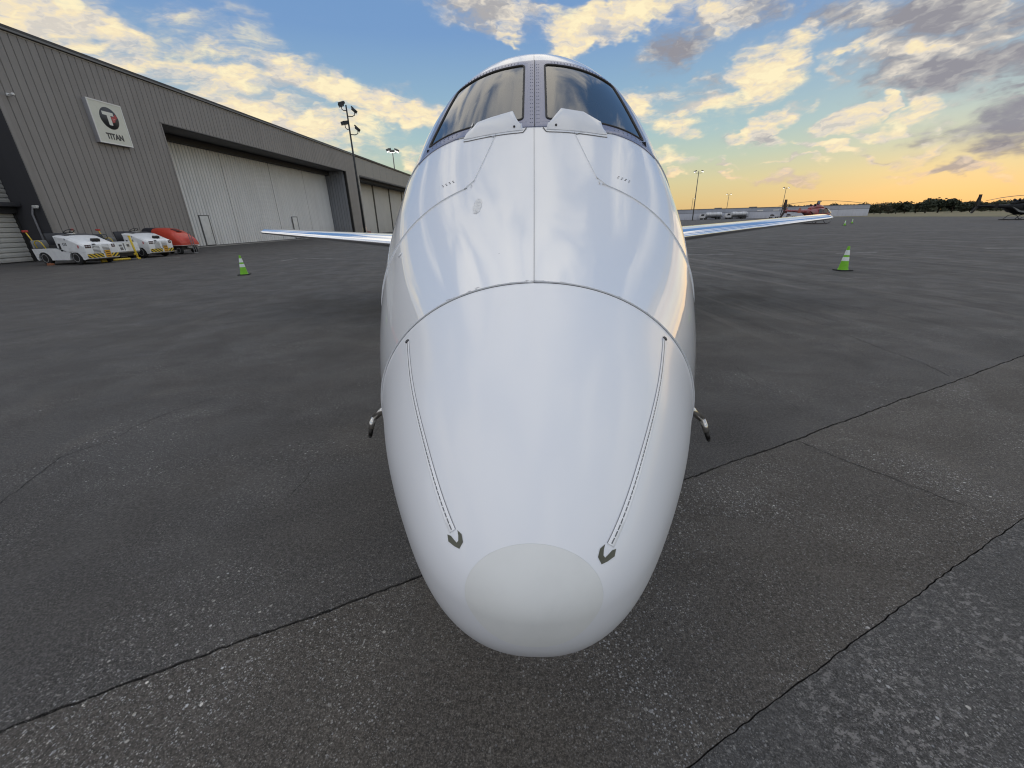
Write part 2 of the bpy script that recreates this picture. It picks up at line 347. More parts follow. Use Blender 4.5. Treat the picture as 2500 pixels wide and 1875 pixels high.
# ------------------------------------------------------------------ mesh helpers
class MB:
    def __init__(s): s.bm = bmesh.new()
    def box(s, c, size, rot=None, bev=0.0, mi=0):
        r = bmesh.ops.create_cube(s.bm, size=1.0)
        vs = r['verts']; M = Matrix.Translation(c) @ (rot.to_4x4() if rot else Matrix.Identity(4)) @ Matrix.Diagonal((*size, 1))
        for v in vs: v.co = M @ v.co
        fs = {f for v in vs for f in v.link_faces}
        for f in fs: f.material_index = mi
        if bev > 0:
            es = {e for v in vs for e in v.link_edges}
            g = bmesh.ops.bevel(s.bm, geom=list(es), offset=bev, segments=2, affect='EDGES', profile=.5)
            for f in g['faces']: f.material_index = mi
        return s
    def cyl(s, p0, p1, r0, r1=None, n=16, cap=True, mi=0):
        r1 = r0 if r1 is None else r1
        p0 = Vector(p0); p1 = Vector(p1); d = p1 - p0
        q = d.to_track_quat('Z', 'Y').to_matrix()
        A = [s.bm.verts.new(p0 + q @ Vector((math.cos(2 * math.pi * i / n) * r0, math.sin(2 * math.pi * i / n) * r0, 0))) for i in range(n)]
        if r1 > 1e-6:
            B = [s.bm.verts.new(p1 + q @ Vector((math.cos(2 * math.pi * i / n) * r1, math.sin(2 * math.pi * i / n) * r1, 0))) for i in range(n)]
            for i in range(n): s.bm.faces.new((A[i], A[(i + 1) % n], B[(i + 1) % n], B[i])).material_index = mi
            if cap: s.bm.faces.new(B).material_index = mi
        else:
            t_ = s.bm.verts.new(p1)
            for i in range(n): s.bm.faces.new((A[i], A[(i + 1) % n], t_)).material_index = mi
        if cap: s.bm.faces.new(A[::-1]).material_index = mi
        return s
    def tube(s, pts, r, n=8, rs=None, mi=0, closed=False, up=None):
        pts = [Vector(p) for p in pts]; rings = []; N = len(pts); prev = None
        for i, p in enumerate(pts):
            if closed: d = pts[(i + 1) % N] - pts[i - 1]
            else: d = pts[min(i + 1, N - 1)] - pts[max(i - 1, 0)]
            d.normalize()
            ref = Vector(up) if up else prev if prev is not None and abs(prev.dot(d)) < .99 else (Vector((0, 0, 1)) if abs(d.z) < .9 else Vector((1, 0, 0)))
            u = (ref - d * ref.dot(d)).normalized(); prev = u; w = d.cross(u)
            rr = rs[i] if rs else r
            rings.append([s.bm.verts.new(p + (u * math.cos(2 * math.pi * k / n) + w * math.sin(2 * math.pi * k / n)) * rr) for k in range(n)])
        for i in range(N if closed else N - 1):
            a, b = rings[i], rings[(i + 1) % N]
            for k in range(n): s.bm.faces.new((a[k], a[(k + 1) % n], b[(k + 1) % n], b[k])).material_index = mi
        if not closed:
            s.bm.faces.new(rings[0][::-1]).material_index = mi; s.bm.faces.new(rings[-1]).material_index = mi
        return s
    def prism(s, poly, axis, a, b, mi=0):
        """poly: 2-D outline in the plane normal to axis, extruded from a to b"""
        def P(u, v, w): return {'x': (w, u, v), 'y': (u, w, v), 'z': (u, v, w)}[axis]
        A = [s.bm.verts.new(P(u, v, a)) for u, v in poly]; B = [s.bm.verts.new(P(u, v, b)) for u, v in poly]
        n = len(poly)
        fs = [s.bm.faces.new(A), s.bm.faces.new(B[::-1])]
        for i in range(n): fs.append(s.bm.faces.new((A[i], B[i], B[(i + 1) % n], A[(i + 1) % n])))
        for f in fs: f.material_index = mi
        bmesh.ops.recalc_face_normals(s.bm, faces=fs)
        return s
    def loft(s, rings, cap=True, mi=0, closed=True):
        V = [[s.bm.verts.new(p) for p in r] for r in rings]; n = len(rings[0]); fs = []
        for a, b in zip(V, V[1:]):
            for k in range(n if closed else n - 1): fs.append(s.bm.faces.new((a[k], a[(k + 1) % n], b[(k + 1) % n], b[k])))
        if cap: fs.append(s.bm.faces.new(V[0][::-1])); fs.append(s.bm.faces.new(V[-1]))
        for f in fs: f.material_index = mi
        bmesh.ops.recalc_face_normals(s.bm, faces=fs)
        return s
    def quad(s, *p, mi=0):
        f = s.bm.faces.new([s.bm.verts.new(v) for v in p]); f.material_index = mi; return s
    def mesh(s, name, mats, sharp=38):
        if not isinstance(mats, (list, tuple)): mats = [mats]
        for f in s.bm.faces: f.smooth = True
        for e in s.bm.edges:
            if len(e.link_faces) != 2 or e.calc_face_angle(0) > R(sharp): e.smooth = False
        me = bpy.data.meshes.new(name); s.bm.to_mesh(me); s.bm.free()
        for m in mats: me.materials.append(m)
        return me
    def build(s, name, mats, parent=None, sharp=38, loc=None):
        return link(name, s.mesh(name, mats, sharp), parent, loc)

def link(name, me, parent=None, loc=None):
    o = bpy.data.objects.new(name, me); col.objects.link(o)
    if parent: o.parent = parent
    if loc is not None: o.location = loc
    return o
def tag(o, label=None, cat=None, group=None, kind=None):
    if label: o['label'] = label
    if cat: o['category'] = cat
    if group: o['group'] = group
    if kind: o['kind'] = kind
    return o
def thing(name, label, cat, loc=(0, 0, 0), rz=0, group=None):
    o = bpy.data.objects.new(name, None); col.objects.link(o)
    o.location = loc; o.rotation_euler = (0, 0, rz); o.empty_display_size = .2
    return tag(o, label, cat, group)
def dup(root, loc, rz, label=None):
    kids = {}
    for o in bpy.data.objects:
        if o.parent: kids.setdefault(o.parent, []).append(o)
    def cp(o, parent):
        c = o.copy(); col.objects.link(c)
        if parent: c.parent = parent
        for k in kids.get(o, []): cp(k, c)
        return c
    r = cp(root, None); r.location = loc; r.rotation_euler = (0, 0, rz)
    if label: r['label'] = label
    return r
def text_mesh(txt, size, depth=.01, bold=0.0):
    cu = bpy.data.curves.new("lettering", 'FONT'); cu.body = txt; cu.size = size; cu.extrude = depth / 2
    cu.align_x = 'CENTER'; cu.align_y = 'CENTER'; cu.offset = bold
    o = bpy.data.objects.new("lettering", cu); col.objects.link(o)
    dg = bpy.context.evaluated_depsgraph_get(); me = bpy.data.meshes.new_from_object(o.evaluated_get(dg))
    bpy.data.objects.remove(o); bpy.data.curves.remove(cu)
    return me

# ------------------------------------------------------------------ ground: three paving lanes over a dark bed, with open joints
dark_bed = pbr('joint_bed', (.010, .010, .010), .95)
a_far = asphalt('asphalt_far', (.054, .0505, .0475), (.088, .081, .073), speck=.50, speck_size=85, streak=.6)
a_mid = asphalt('asphalt_middle', (.064, .0565, .0485), (.097, .087, .075), speck=.85, speck_size=80)
a_near = asphalt('asphalt_near', (.058, .055, .052), (.090, .086, .081), speck=.50, speck_size=80, coarse=.7)
soil = pbr('soil', (.10, .09, .07), .95)
tag(MB().prism([(3000 * math.cos(2 * math.pi * i / 48), 3000 * math.sin(2 * math.pi * i / 48)) for i in range(48)], 'z', -.3, -.12).build('ground', soil), kind='structure')
SL = math.tan(R(28.2)); DX, DY = math.cos(R(28.2)), math.sin(R(28.2))
def joint(c, amp, seed, wide=.8):
    """a ragged crack line y = c + SL x, fine near the camera"""
    ts = [-300, -100, -40, -15] + [(-6 + .022 * i) for i in range(int(17 / .022))] + [15, 25, 60, 300]
    out = []
    for t in ts:
        w = 1 if -7 < t < 12 else 0
        d = w * amp * (mnoise.noise((t * 1.1, seed, 0)) * 1.5 + mnoise.noise((t * 6, seed, 3)) * .6 + mnoise.noise((t * 24, seed, 7)) * .6)
        g = .0035 + w * .0035 * (1 + mnoise.noise((t * 9, seed, 11))) + w * max(0, mnoise.noise((t * 40, seed, 5))) * .007
        out.append((t, d, g * wide))
    return c, out
def edge_pts(J, side):
    c, L = J
    return [(t * DX - (d + side * g) * DY, c + t * DY + (d + side * g) * DX) for t, d, g in L]
J1, J2 = joint(1.81, .014, 1.7), joint(.515, .009, 9.3, .35)
def slab(name, poly, mat, z=0.0):
    bm = bmesh.new(); vs = [bm.verts.new((x, y, z)) for x, y in poly]; f = bm.faces.new(vs)
    if f.normal.z < 0 or True: bm.normal_update()
    if f.normal.z < 0: f.normal_flip()
    e = bmesh.ops.extrude_edge_only(bm, edges=list(bm.edges))
    for v in e['geom']:
        if isinstance(v, bmesh.types.BMVert): v.co.z -= .05
    me = bpy.data.meshes.new(name); bm.to_mesh(me); bm.free(); me.materials.append(mat)
    return tag(link(name, me), kind='structure')
P1a, P1b = edge_pts(J1, 1), edge_pts(J1, -1)
P2a, P2b = edge_pts(J2, 1), edge_pts(J2, -1)
slab('apron_pavement', P1a + [(400, 500), (-400, 500)], a_far)
slab('apron_lane', P1b[::-1] + P2a, a_mid, -.001)
slab('apron_lane', P2b[::-1] + [(-400, -400), (400, -400)], a_near)
slab('pavement_bed', [(-420, -420), (420, -420), (420, 520), (-420, 520)], dark_bed, -.045)
def hairline(pts, w, seed, mat=dark_bed, z=.0022):
    fine = []
    for (x0, y0), (x1, y1) in zip(pts, pts[1:]):
        n = max(2, int(math.hypot(x1 - x0, y1 - y0) / .025))
        for i in range(n):
            q = i / n; x = x0 + (x1 - x0) * q; y = y0 + (y1 - y0) * q
            j = mnoise.noise((x * 9, y * 9, seed)) * .02 + mnoise.noise((x * 40, y * 40, seed)) * .008
            fine.append((x + j, y + j * .6))
    bm = bmesh.new(); prev = None
    for i in range(len(fine) - 1):
        (x0, y0), (x1, y1) = fine[i], fine[i + 1]
        L = math.hypot(x1 - x0, y1 - y0) or 1; nx, ny = -(y1 - y0) / L, (x1 - x0) / L
        ww = w * (.35 + .9 * abs(mnoise.noise((i * .31, seed, 2)))) * min(1, i / 4, (len(fine) - i) / 6)
        a = bm.verts.new((x0 + nx * ww, y0 + ny * ww, z)); b = bm.verts.new((x0 - nx * ww, y0 - ny * ww, z))
        if prev: bm.faces.new((prev[0], a, b, prev[1]))
        prev = (a, b)
    bmesh.ops.recalc_face_normals(bm, faces=bm.faces[:])
    me = bpy.data.meshes.new('pavement_crack'); bm.to_mesh(me); bm.free(); me.materials.append(mat)
    return tag(link('pavement_crack', me), kind='structure')
hairline([(-3.5, 1.9), (-3.76, 2.56), (-3.67, 2.72), (-3.61, 2.89), (-3.64, 3.06), (-3.55, 3.4), (-3.3, 3.8)], .004, 3)
hairline([(-1.61, 2.06), (-1.63, 2.21), (-1.62, 2.28), (-1.64, 2.48)], .0035, 5)
hairline([(2.02, 2.93), (2.24, 2.57), (2.4, 2.35), (2.55, 2.15), (2.68, 1.97)], .0045, 8)
hairline([(4.41, 8.63), (4.57, 6.65), (4.49, 5.29), (4.5, 4.65), (4.41, 4.22)], .006, 12)
hairline([(2.36, 4.68), (2.36, 4.15), (2.29, 3.98)], .004, 15)
hairline([(2.4, 3.62), (2.36, 3.28)], .003, 18)
faint = worn_paint('faded_line_paint', (.42, .41, .39), (.085, .083, .08), .52, 3)
def marking(p, q, w=.1):
    p = Vector(p); q = Vector(q); d = (q - p).normalized(); n = Vector((-d.y, d.x)) * w / 2
    m = MB().quad((*(p - n), .004), (*(q - n), .004), (*(q + n), .004), (*(p + n), .004))
    tag(m.build('painted_line', faint), kind='structure')
for a, b in (((6.78, 20.19), (8.95, 19.61)), ((13.09, 19.17), (14.94, 19.36)), ((20.11, 20.1), (30, 20.2)), ((-13.28, 21.3), (-13.34, 22.97)),
             ((-12.8, 22.84), (-10.89, 22.14)), ((-24.5, 26.0), (-22.6, 25.7)), ((-23.8, 30.6), (-22, 30.2)), ((11, 35), (30, 37))): marking(a, b)
kerb_m = pbr('concrete_kerb', (.38, .36, .33), .85, grime=.5, grime_scale=1.5)
MBk = MB(); MBk.box((-32.75, 52, .02), (.5, 37, .06)); tag(MBk.build('door_kerb', kerb_m), kind='structure')
MBk = MB(); MBk.box((-32.75, 106, .02), (.5, 62, .06)); tag(MBk.build('door_kerb', kerb_m), kind='structure')
# airfield beyond the apron
def grass_mat():
    m = bpy.data.materials.new('dry_grass'); m.use_nodes = True
    t = NT(m.node_tree); b = t.n['Principled BSDF']; g = t.node('ShaderNodeTexCoord').outputs['Object']
    n = t.noise(t.mapping(g, scale=(.05, .05, 1)), 1, 8, .7)[0]; n2 = t.noise(g, .9, 5, .7)[0]
    c = t.mix(t.ss(n, .38, .62), (.21, .17, .095), (.13, .13, .065)); c = t.mix(t.math('MULTIPLY', t.ss(n2, .4, .7), .4), c, (.25, .20, .12))
    t.put(b.inputs['Base Color'], c); b.inputs['Roughness'].default_value = 1.0; return m
gm = grass_mat()
m = MB(); m.quad((100, 60, .012), (2400, 60, .012), (2400, 2600, .012), (-600, 2600, .012)); 
m.bm.clear()
m.prism([(92, 70), (700, -200), (2500, 300), (1800, 2300), (128, 215), (128, 180)], 'z', -.02, .012)
tag(m.build('grass_field', gm), kind='structure')
m = MB(); m.prism([(-2400, 240), (60, 300), (200, 2700), (-1500, 2300)], 'z', -.02, .012); tag(m.build('grass_field', gm), kind='structure')

# ------------------------------------------------------------------ the hangar row on the left
WX, DXp = -30.0, -33.2                # wall face, door plane
HT = 12.62; HDR = 9.66                # roof edge, underside of door header
grey_clad = cladding('grey_cladding', (.288, .271, .256), .55, .35)
grey_dark = pbr('cladding_joint', (.030, .029, .028), .9)
white_clad = cladding('white_door_cladding', (.80, .80, .79), .5, .22, 2.5)
white_groove = pbr('door_groove', (.13, .128, .125), .8)
far_clad = cladding('far_cladding', (.34, .325, .295), .6, .2)
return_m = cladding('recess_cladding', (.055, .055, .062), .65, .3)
trim_m = pbr('roof_trim', (.045, .043, .041), .5, grime=.4, grime_scale=2)
soffit_m = pbr('soffit', (.14, .135, .13), .8)
jamb_m = cladding('jamb_cladding', (.30, .31, .33), .55, .3)
light_trim = pbr('pale_trim', (.52, .50, .46), .6, grime=.4, grime_scale=2)
door_white = pbr('door_white', (.74, .74, .72), .45, grime=.25, grime_scale=2)
hangar = thing('hangar', 'long grey ribbed hangar with tall white sliding doors and a company sign', 'hangar', (WX, 25.4, 0))
def H(mb, name, mat, parent=None, off=Vector((-WX, -25.4, 0))):
    for v in mb.bm.verts: v.co += off
    return mb.build(name, mat, parent or hangar)
def rib_panel_mesh(w, h, t, mats, lip=.018, gap=.012):
    """one sheet of cladding: flat pan with folded edges, standing t proud"""
    mb = MB(); y0, y1 = 0, w
    mb.prism([(0, y0 + gap), (t, y0 + gap + lip), (t, y1 - gap - lip), (0, y1 - gap)], 'z', 0, h)
    return mb.mesh('wall_panel', mats, 20)
PW = .45
Y0h, YJ0, YJ1, Y1h = 25.4, 36.25, 70.45, 74.35
cnt = [0]
def panels(ya, yb, za, zb, mat, parent, x=WX, pw=PW, t=.045, name='wall_panel', off=Vector((-WX, -25.4, 0))):
    n = max(1, round((yb - ya) / pw)); w = (yb - ya) / n
    me = rib_panel_mesh(w, zb - za, t, mat)
    for i in range(n): link(name, me, parent, Vector((x, ya + i * w, za)) + off)
panels(Y0h, YJ0, 0, HT - .3, grey_clad, hangar)
panels(YJ0, YJ1, HDR, HT - .3, grey_clad, hangar)
panels(YJ1, Y1h, 0, HT - .3, grey_clad, hangar)
# carcass behind the sheets
mb = MB()
mb.box((WX - .2, (Y0h + YJ0) / 2, HT / 2 - .2), (.396, YJ0 - Y0h, HT - .4)); mb.box((WX - .2, (YJ1 + Y1h) / 2, HT / 2 - .2), (.396, Y1h - YJ1, HT - .4))
mb.box((WX - .2, (YJ0 + YJ1) / 2, (HDR + HT - .4) / 2 + .01), (.396, YJ1 - YJ0 - .002, HT - .4 - HDR - .02))
H(mb, 'wall_frame', grey_dark)
mb = MB(); mb.box((WX - 22, 50, HT - .22), (44.4, 49.6, .1)); H(mb, 'roof', pbr('roof_sheet', (.2, .2, .2), .7))
mb = MB(); mb.box((WX - 22, Y1h - .3, 6.1), (43, .3, 12.1)); mb.box((WX - 44, 50, 6.1), (.3, 48.6, 12.1)); H(mb, 'wall', far_clad)
mb = MB(); mb.box((WX - .04, (Y0h + Y1h) / 2 + .02, HT - .15), (.42, Y1h - Y0h + .3, .30), None, .02); H(mb, 'roof_trim', trim_m)
mb = MB(); mb.box((WX + .04, (Y0h + Y1h) / 2, HT - .335), (.05, Y1h - Y0h, .05)); H(mb, 'drip_flashing', light_trim)
# end wall facing the camera
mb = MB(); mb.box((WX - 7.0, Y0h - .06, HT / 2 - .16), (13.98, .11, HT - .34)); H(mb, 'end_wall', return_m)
mb = MB(); mb.box((WX + .012, Y0h + .02, HT / 2 - .17), (.10, .22, HT - .36), None, .012); H(mb, 'corner_trim', grey_clad)
# opening: soffit, returns, edge angles
mb = MB(); mb.box((WX - 1.66, (YJ0 + YJ1) / 2, HDR + .1), (3.1, YJ1 - YJ0 - .01, .16)); mb.box((WX + .025, (YJ0 + YJ1) / 2, HDR - .02), (.13, YJ1 - YJ0, .07)); H(mb, 'header_soffit', soffit_m)
mb = MB(); mb.box((WX - 2.95, (YJ0 + YJ1) / 2, HDR - .30), (.5, YJ1 - YJ0 - .02, .55)); H(mb, 'track_box', pbr('track_black', (.05, .05, .05), .7))
me = rib_panel_mesh(.44, HDR - .02, .05, jamb_m)
for i in range(7):
    o = link('return_panel', me, hangar, Vector((WX - .35 - i * .44, YJ1, 0)) + Vector((-WX, -25.4, 0))); o.rotation_euler = (0, 0, R(-90) + math.pi)
    o.rotation_euler = (0, 0, R(90)); o.scale = (-1, 1, 1)
mb = MB(); mb.box((WX - 1.8, YJ1 + .12, HDR / 2), (3.3, .2, HDR)); mb.box((WX - 1.8, YJ0 - .12, HDR / 2), (3.3, .2, HDR)); H(mb, 'return_frame', pbr('return_back', (.13, .135, .15), .7))
mb = MB(); mb.box((WX + .03, YJ1 - .02, HDR / 2), (.12, .16, HDR)); H(mb, 'edge_angle', trim_m)
mb = MB(); mb.box((WX + .03, YJ0 + .02, HDR / 2), (.12, .12, HDR)); H(mb, 'edge_angle', grey_clad)
# sliding door leaves
seams = [38.15, 46.67, 55.19, 63.19, 70.35]
ped = [(41.50, 42.62), (57.98, 59.12)]
for i, (a, b) in enumerate(zip(seams, seams[1:])):
    x = DXp + (.0, -.05, -.10, -.15)[i]
    mb = MB(); mb.box((x - .05, (a + b) / 2, 5.0), (.096, b - a - .11, 9.9)); lf = H(mb, 'door_leaf', white_groove)
    n = round((b - a - .14) / .40); w = (b - a - .14) / n
    me = rib_panel_mesh(w, 9.75, .05, white_clad, .045, .022)
    for k in range(n): link('door_panel', me, lf, Vector((x, a + .07 + k * w, .12)) + Vector((-WX, -25.4, 0)))
    if i == 1:
        mb = MB(); mb.box((x + .02, a + .03, 5.0), (.14, .08, 9.8)); H(mb, 'door_stile', white_clad, lf)
    mb = MB(); mb.box((x + .02, (a + b) / 2, .06), (.10, b - a - .04, .10)); H(mb, 'bottom_rail', white_groove, lf)
for a, b in ped:
    mb = MB(); mb.box((DXp + .065, (a + b) / 2, 1.50), (.05, b - a, 2.72), None, .006); d = H(mb, 'personnel_door', door_white)
    mb = MB()
    for (yy, ww) in ((a - .05, .08), (b + .05, .08)): mb.box((DXp + .07, yy, 1.5), (.08, ww, 2.8))
    mb.box((DXp + .07, (a + b) / 2, 2.92), (.085, b - a + .24, .07)); H(mb, 'door_frame', pbr('steel_grey', (.16, .16, .16), .6), d)
    mb = MB(); mb.box((DXp + .07, (a + b) / 2, .10), (.07, b - a, .12)); H(mb, 'threshold', pbr('threshold_dark', (.05, .05, .05), .6), d)
    mb = MB(); mb.cyl((DXp + .09, b - .12, 1.25), (DXp + .15, b - .12, 1.25), .035, .03, 10); mb.box((DXp + .15, b - .16, 1.25), (.02, .13, .03)); H(mb, 'door_handle', pbr('handle_steel', (.35, .35, .35), .35, .9), d)

# further hangar in the same row: flat sheets, wide leaves between dark columns
far_h = thing('hangar', 'further beige-grey hangar with wide pale door leaves between black columns', 'hangar', (WX, 74.4, 0))
fo = Vector((-WX, -74.4, 0))
def F(mb, name, mat, parent=None): return H(mb, name, mat, parent or far_h, fo)
fy0, fy1 = 75.35, 134.0
panels(74.45, fy0, 0, HT - .3, far_clad, far_h, WX, 1, .03, 'wall_panel', fo)
panels(fy0, fy1, 9.62, HT - .3, far_clad, far_h, WX, 3.66, .03, 'wall_panel', fo)
panels(fy1, 138, 0, HT - .3, far_clad, far_h, WX, 2, .03, 'wall_panel', fo)
mb = MB(); mb.box((WX - .2, 106.2, (HT - .4 + 9.64) / 2), (.39, 63, HT - .4 - 9.64)); mb.box((WX - .2, 74.9, 6), (.39, .9, 12)); mb.box((WX - .2, 136, 6), (.39, 4, 12)); F(mb, 'wall_frame', grey_dark)
mb = MB(); mb.box((WX - .04, 106.2, HT - .15), (.42, 63.6, .30), None, .02); F(mb, 'roof_trim', trim_m)
mb = MB(); mb.box((WX - 22, 106, HT - .22), (43.5, 63, .1)); F(mb, 'roof', pbr('roof_sheet', (.2, .2, .2), .7))
mb = MB(); mb.box((WX - .35, 104.7, 9.5), (.8, fy1 - fy0, .22)); F(mb, 'header_soffit', soffit_m)
mb = MB(); mb.box((WX - 2.2, 104.7, 9.35), (2.6, fy1 - fy0 - .02, .5)); F(mb, 'track_box', pbr('track_black', (.05, .05, .05), .7))
mb = MB(); mb.box((WX + .04, fy0 + .08, 4.8), (.10, .2, 9.6)); F(mb, 'opening_trim', light_trim)
div = [79.0, 89.8, 99.6, 109.0, 118.5, 128.0]
edges = [fy0 + .3] + div + [fy1]
for a, b in zip(edges, edges[1:]):
    mb = MB(); mb.box((DXp, (a + b) / 2, 4.75), (.12, b - a - .85, 9.4), None, .01); F(mb, 'door_leaf', cladding('far_door_cladding', (.60, .59, .555), .55, .25) if 'far_leaf' not in MATS else MATS['far_leaf'])
    MATS['far_leaf'] = bpy.data.materials['far_door_cladding']
for y in div:
    mb = MB(); mb.box((DXp + .02, y, 4.75), (.10, .86, 9.5)); F(mb, 'door_column', black_col if 'black_col' in globals() else pbr('column_black', (.014, .014, .014), .6))
mb = MB(); mb.box((DXp + .09, 81.2, 1.45), (.05, 1.1, 2.7)); F(mb, 'personnel_door', door_white)

# lower wing on the near end: grooved siding above, roller door below
annex = thing('annex', 'low grey annexe with horizontal siding above a corrugated roller door', 'building', (-31.9, 25.3, 0))
ao = Vector((31.9, -25.3, 0))
def A_(mb, name, mat, parent=None): return H(mb, name, mat, parent or annex, ao)
sid_m = cladding('pale_siding', (.34, .335, .315), .55, .35)
rol_m = cladding('roller_slats', (.50, .49, .455), .42, .30, 1.0)
ya, yb = 12.0, 25.26
def slat_mesh(h, t, L):
    mb = MB(); mb.prism([(0, 0), (t, h * .18), (t, h * .62), (t * .35, h * .97), (0, h * .99)], 'y', 0, L) if False else None
    prof_ = [(0, 0), (t, h * .14), (t, h * .60), (t * .2, h * .96), (0, h * .985)]
    A = [mb_v for mb_v in prof_]
    mb.bm.free(); mb = MB()
    mb.loft([[Vector((u, y, v)) for u, v in prof_] for y in (0, L)])
    return mb
me = slat_mesh(.262, .05, yb - ya).mesh('siding_slat', sid_m, 20)
for k in range(30): link('siding_slat', me, annex, Vector((-31.9, ya, 3.42 + k * .262)) + ao)
mb = MB(); mb.box((-32.03, (ya + yb) / 2, 7.2), (.2, yb - ya, 7.9)); A_(mb, 'wall_frame', grey_dark)
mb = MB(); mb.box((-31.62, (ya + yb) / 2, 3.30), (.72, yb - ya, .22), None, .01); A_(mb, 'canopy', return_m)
mb = MB(); mb.box((-31.80, (ya + yb) / 2, 3.0), (.3, yb - ya - .02, .36)); A_(mb, 'canopy_shade', pbr('shade_black', (.02, .02, .022), .7))  # black strip stands in for the shade on the door top under the canopy
mb = MB(); mb.box((-32.02, 19.0, 1.5), (.08, 12.4, 3.0)); rd = A_(mb, 'roller_door', grey_dark)
me = slat_mesh(.285, .06, 12.2).mesh('door_slat', rol_m, 20)
for k in range(11): link('door_slat', me, rd, Vector((-31.97, 12.95, .02 + k * .285)) + ao)
mb = MB(); mb.box((-31.9, 25.2, 1.5), (.14, .10, 3.0)); A_(mb, 'door_guide', grey_dark)
mb = MB(); mb.tube([(-30.55, 25.26, 3.16), (-30.55, 25.20, 3.02), (-30.62, 25.14, 2.75), (-30.62, 25.14, 2.3), (-30.62, 25.14, .1)], .05, 8)
tag(A_(mb, 'downpipe', pbr('pipe_grey', (.22, .22, .24), .5)), 'pale grey downpipe')
wl = thing('wall_light', 'small white wall light on the dark end wall above the white tractor', 'lamp', (-30.22, 25.23, 3.14))
mb = MB(); mb.box((0, -.09, .04), (.28, .18, .10), None, .02); mb.build('lamp_housing', pbr('lamp_grey', (.62, .62, .60), .5), wl)
mb = MB(); mb.box((0, -.10, -.045), (.24, .14, .05), None, .015); mb.build('lamp_lens', pbr('lamp_lens', (.75, .75, .72), .2), wl)
cm = thing('security_camera', 'small white security camera high on the grey ribbed wall', 'camera', (WX + .05, 25.9, 9.02))
mb = MB(); mb.box((.03, 0, 0), (.06, .14, .14), None, .01); mb.build('mount', door_white, cm)
mb = MB(); mb.tube([(.05, 0, 0), (.22, 0, .02)], .025, 8); mb.build('arm', door_white, cm)
mb = MB(); mb.box((.30, .02, .0), (.36, .12, .12), Matrix.Rotation(R(-30), 3, 'Z'), .02); mb.build('camera_body', door_white, cm)

# ------------------------------------------------------------------ company sign on the wall
sg = thing('company_sign', 'square white company sign with a round dark emblem on the hangar wall', 'sign', (WX + .05, 30.30, 7.36))
sw, shh = 2.44, 2.60
mb = MB(); mb.box((.13, sw / 2, shh / 2), (.30, sw, shh), None, .008); mb.build('sign_box', pbr('sign_case', (.36, .36, .38), .5, grime=.2), sg)
mb = MB()
for c_, s_ in (((.292, sw / 2, .035), (.04, sw, .07)), ((.292, sw / 2, shh - .035), (.04, sw, .07)), ((.292, .035, shh / 2), (.04, .07, shh - .14)), ((.292, sw - .035, shh / 2), (.04, .07, shh - .14))): mb.box(c_, s_)
mb.build('sign_frame', pbr('sign_frame', (.80, .80, .77), .4), sg)
mb = MB(); mb.box((.283, sw / 2, shh / 2), (.012, sw - .14, shh - .14)); mb.build('sign_face', pbr('sign_face', (.69, .70, .61), .4, grime=.10), sg)
ec = (1.26, 1.62); er = .665
ink = pbr('sign_ink', (.045, .048, .052), .45); red_ink = pbr('sign_red', (.42, .055, .06), .45); pale_ink = pbr('sign_pale', (.72, .73, .66), .4)
mb = MB(); mb.cyl((.289, ec[0], ec[1]), (.297, ec[0], ec[1]), er, er, 64); em = mb.build('emblem', ink, sg)
def flat(name, polys, x0, x1, mat):
    mb = MB()
    for p in polys: mb.prism(p, 'x', x0, x1)
    return mb.build(name, mat, sg)
cx_, cz_ = ec
flat('emblem_letter', [[(cx_ - .44, cz_ + .38), (cx_ + .36, cz_ + .38), (cx_ + .36, cz_ + .17), (cx_ + .12, cz_ + .17), (cx_ + .12, cz_ - .42), (cx_ - .14, cz_ - .42), (cx_ - .14, cz_ + .17), (cx_ - .44, cz_ + .17)]], .2972, .3015, pale_ink)
flat('emblem_flash', [[(cx_ + .15, cz_ + .12), (cx_ + .34, cz_ + .15), (cx_ + .50, cz_ + .33), (cx_ + .62, cz_ + .12), (cx_ + .44, cz_ - .02), (cx_ + .33, cz_ - .20), (cx_ + .15, cz_ - .24)]], .2972, .3005, red_ink)
flat('emblem_flash', [[(cx_ + .20, cz_ + .03), (cx_ + .42, cz_ + .03), (cx_ + .42, cz_ - .01), (cx_ + .20, cz_ - .01)], [(cx_ + .20, cz_ - .08), (cx_ + .33, cz_ - .08), (cx_ + .33, cz_ - .11), (cx_ + .20, cz_ - .11)]], .3007, .302, pbr('sign_pink', (.62, .30, .28), .45))
me = text_mesh('TITAN', .50, .012, .018); me.materials.append(ink)
o = link('lettering', me, sg, (.297, 1.24, .47)); o.rotation_euler = (R(90), 0, R(90)); o.scale = (.86, 1, 1)

# ------------------------------------------------------------------ the jet
PY0 = .42
def nspline(xs, ys):
    xs = np.array(xs, float); ys = np.array(ys, float); n = len(xs); h = np.diff(xs)
    A = np.zeros((n, n)); b = np.zeros(n); A[0, 0] = 1; A[-1, -1] = 1; A[-1, -2] = -1; A[0, 1] = -1
    for i in range(1, n - 1):
        A[i, i - 1] = h[i - 1]; A[i, i] = 2 * (h[i - 1] + h[i]); A[i, i + 1] = h[i]
        b[i] = 6 * ((ys[i + 1] - ys[i]) / h[i] - (ys[i] - ys[i - 1]) / h[i - 1])
    M = np.linalg.solve(A, b)
    def f(x):
        x = np.clip(np.asarray(x, float), xs[0], xs[-1]); i = np.clip(np.searchsorted(xs, x) - 1, 0, n - 2)
        a = (xs[i + 1] - x) / h[i]; c = (x - xs[i]) / h[i]
        return a * ys[i] + c * ys[i + 1] + ((a ** 3 - a) * M[i] + (c ** 3 - c) * M[i + 1]) * h[i] ** 2 / 6
    return f
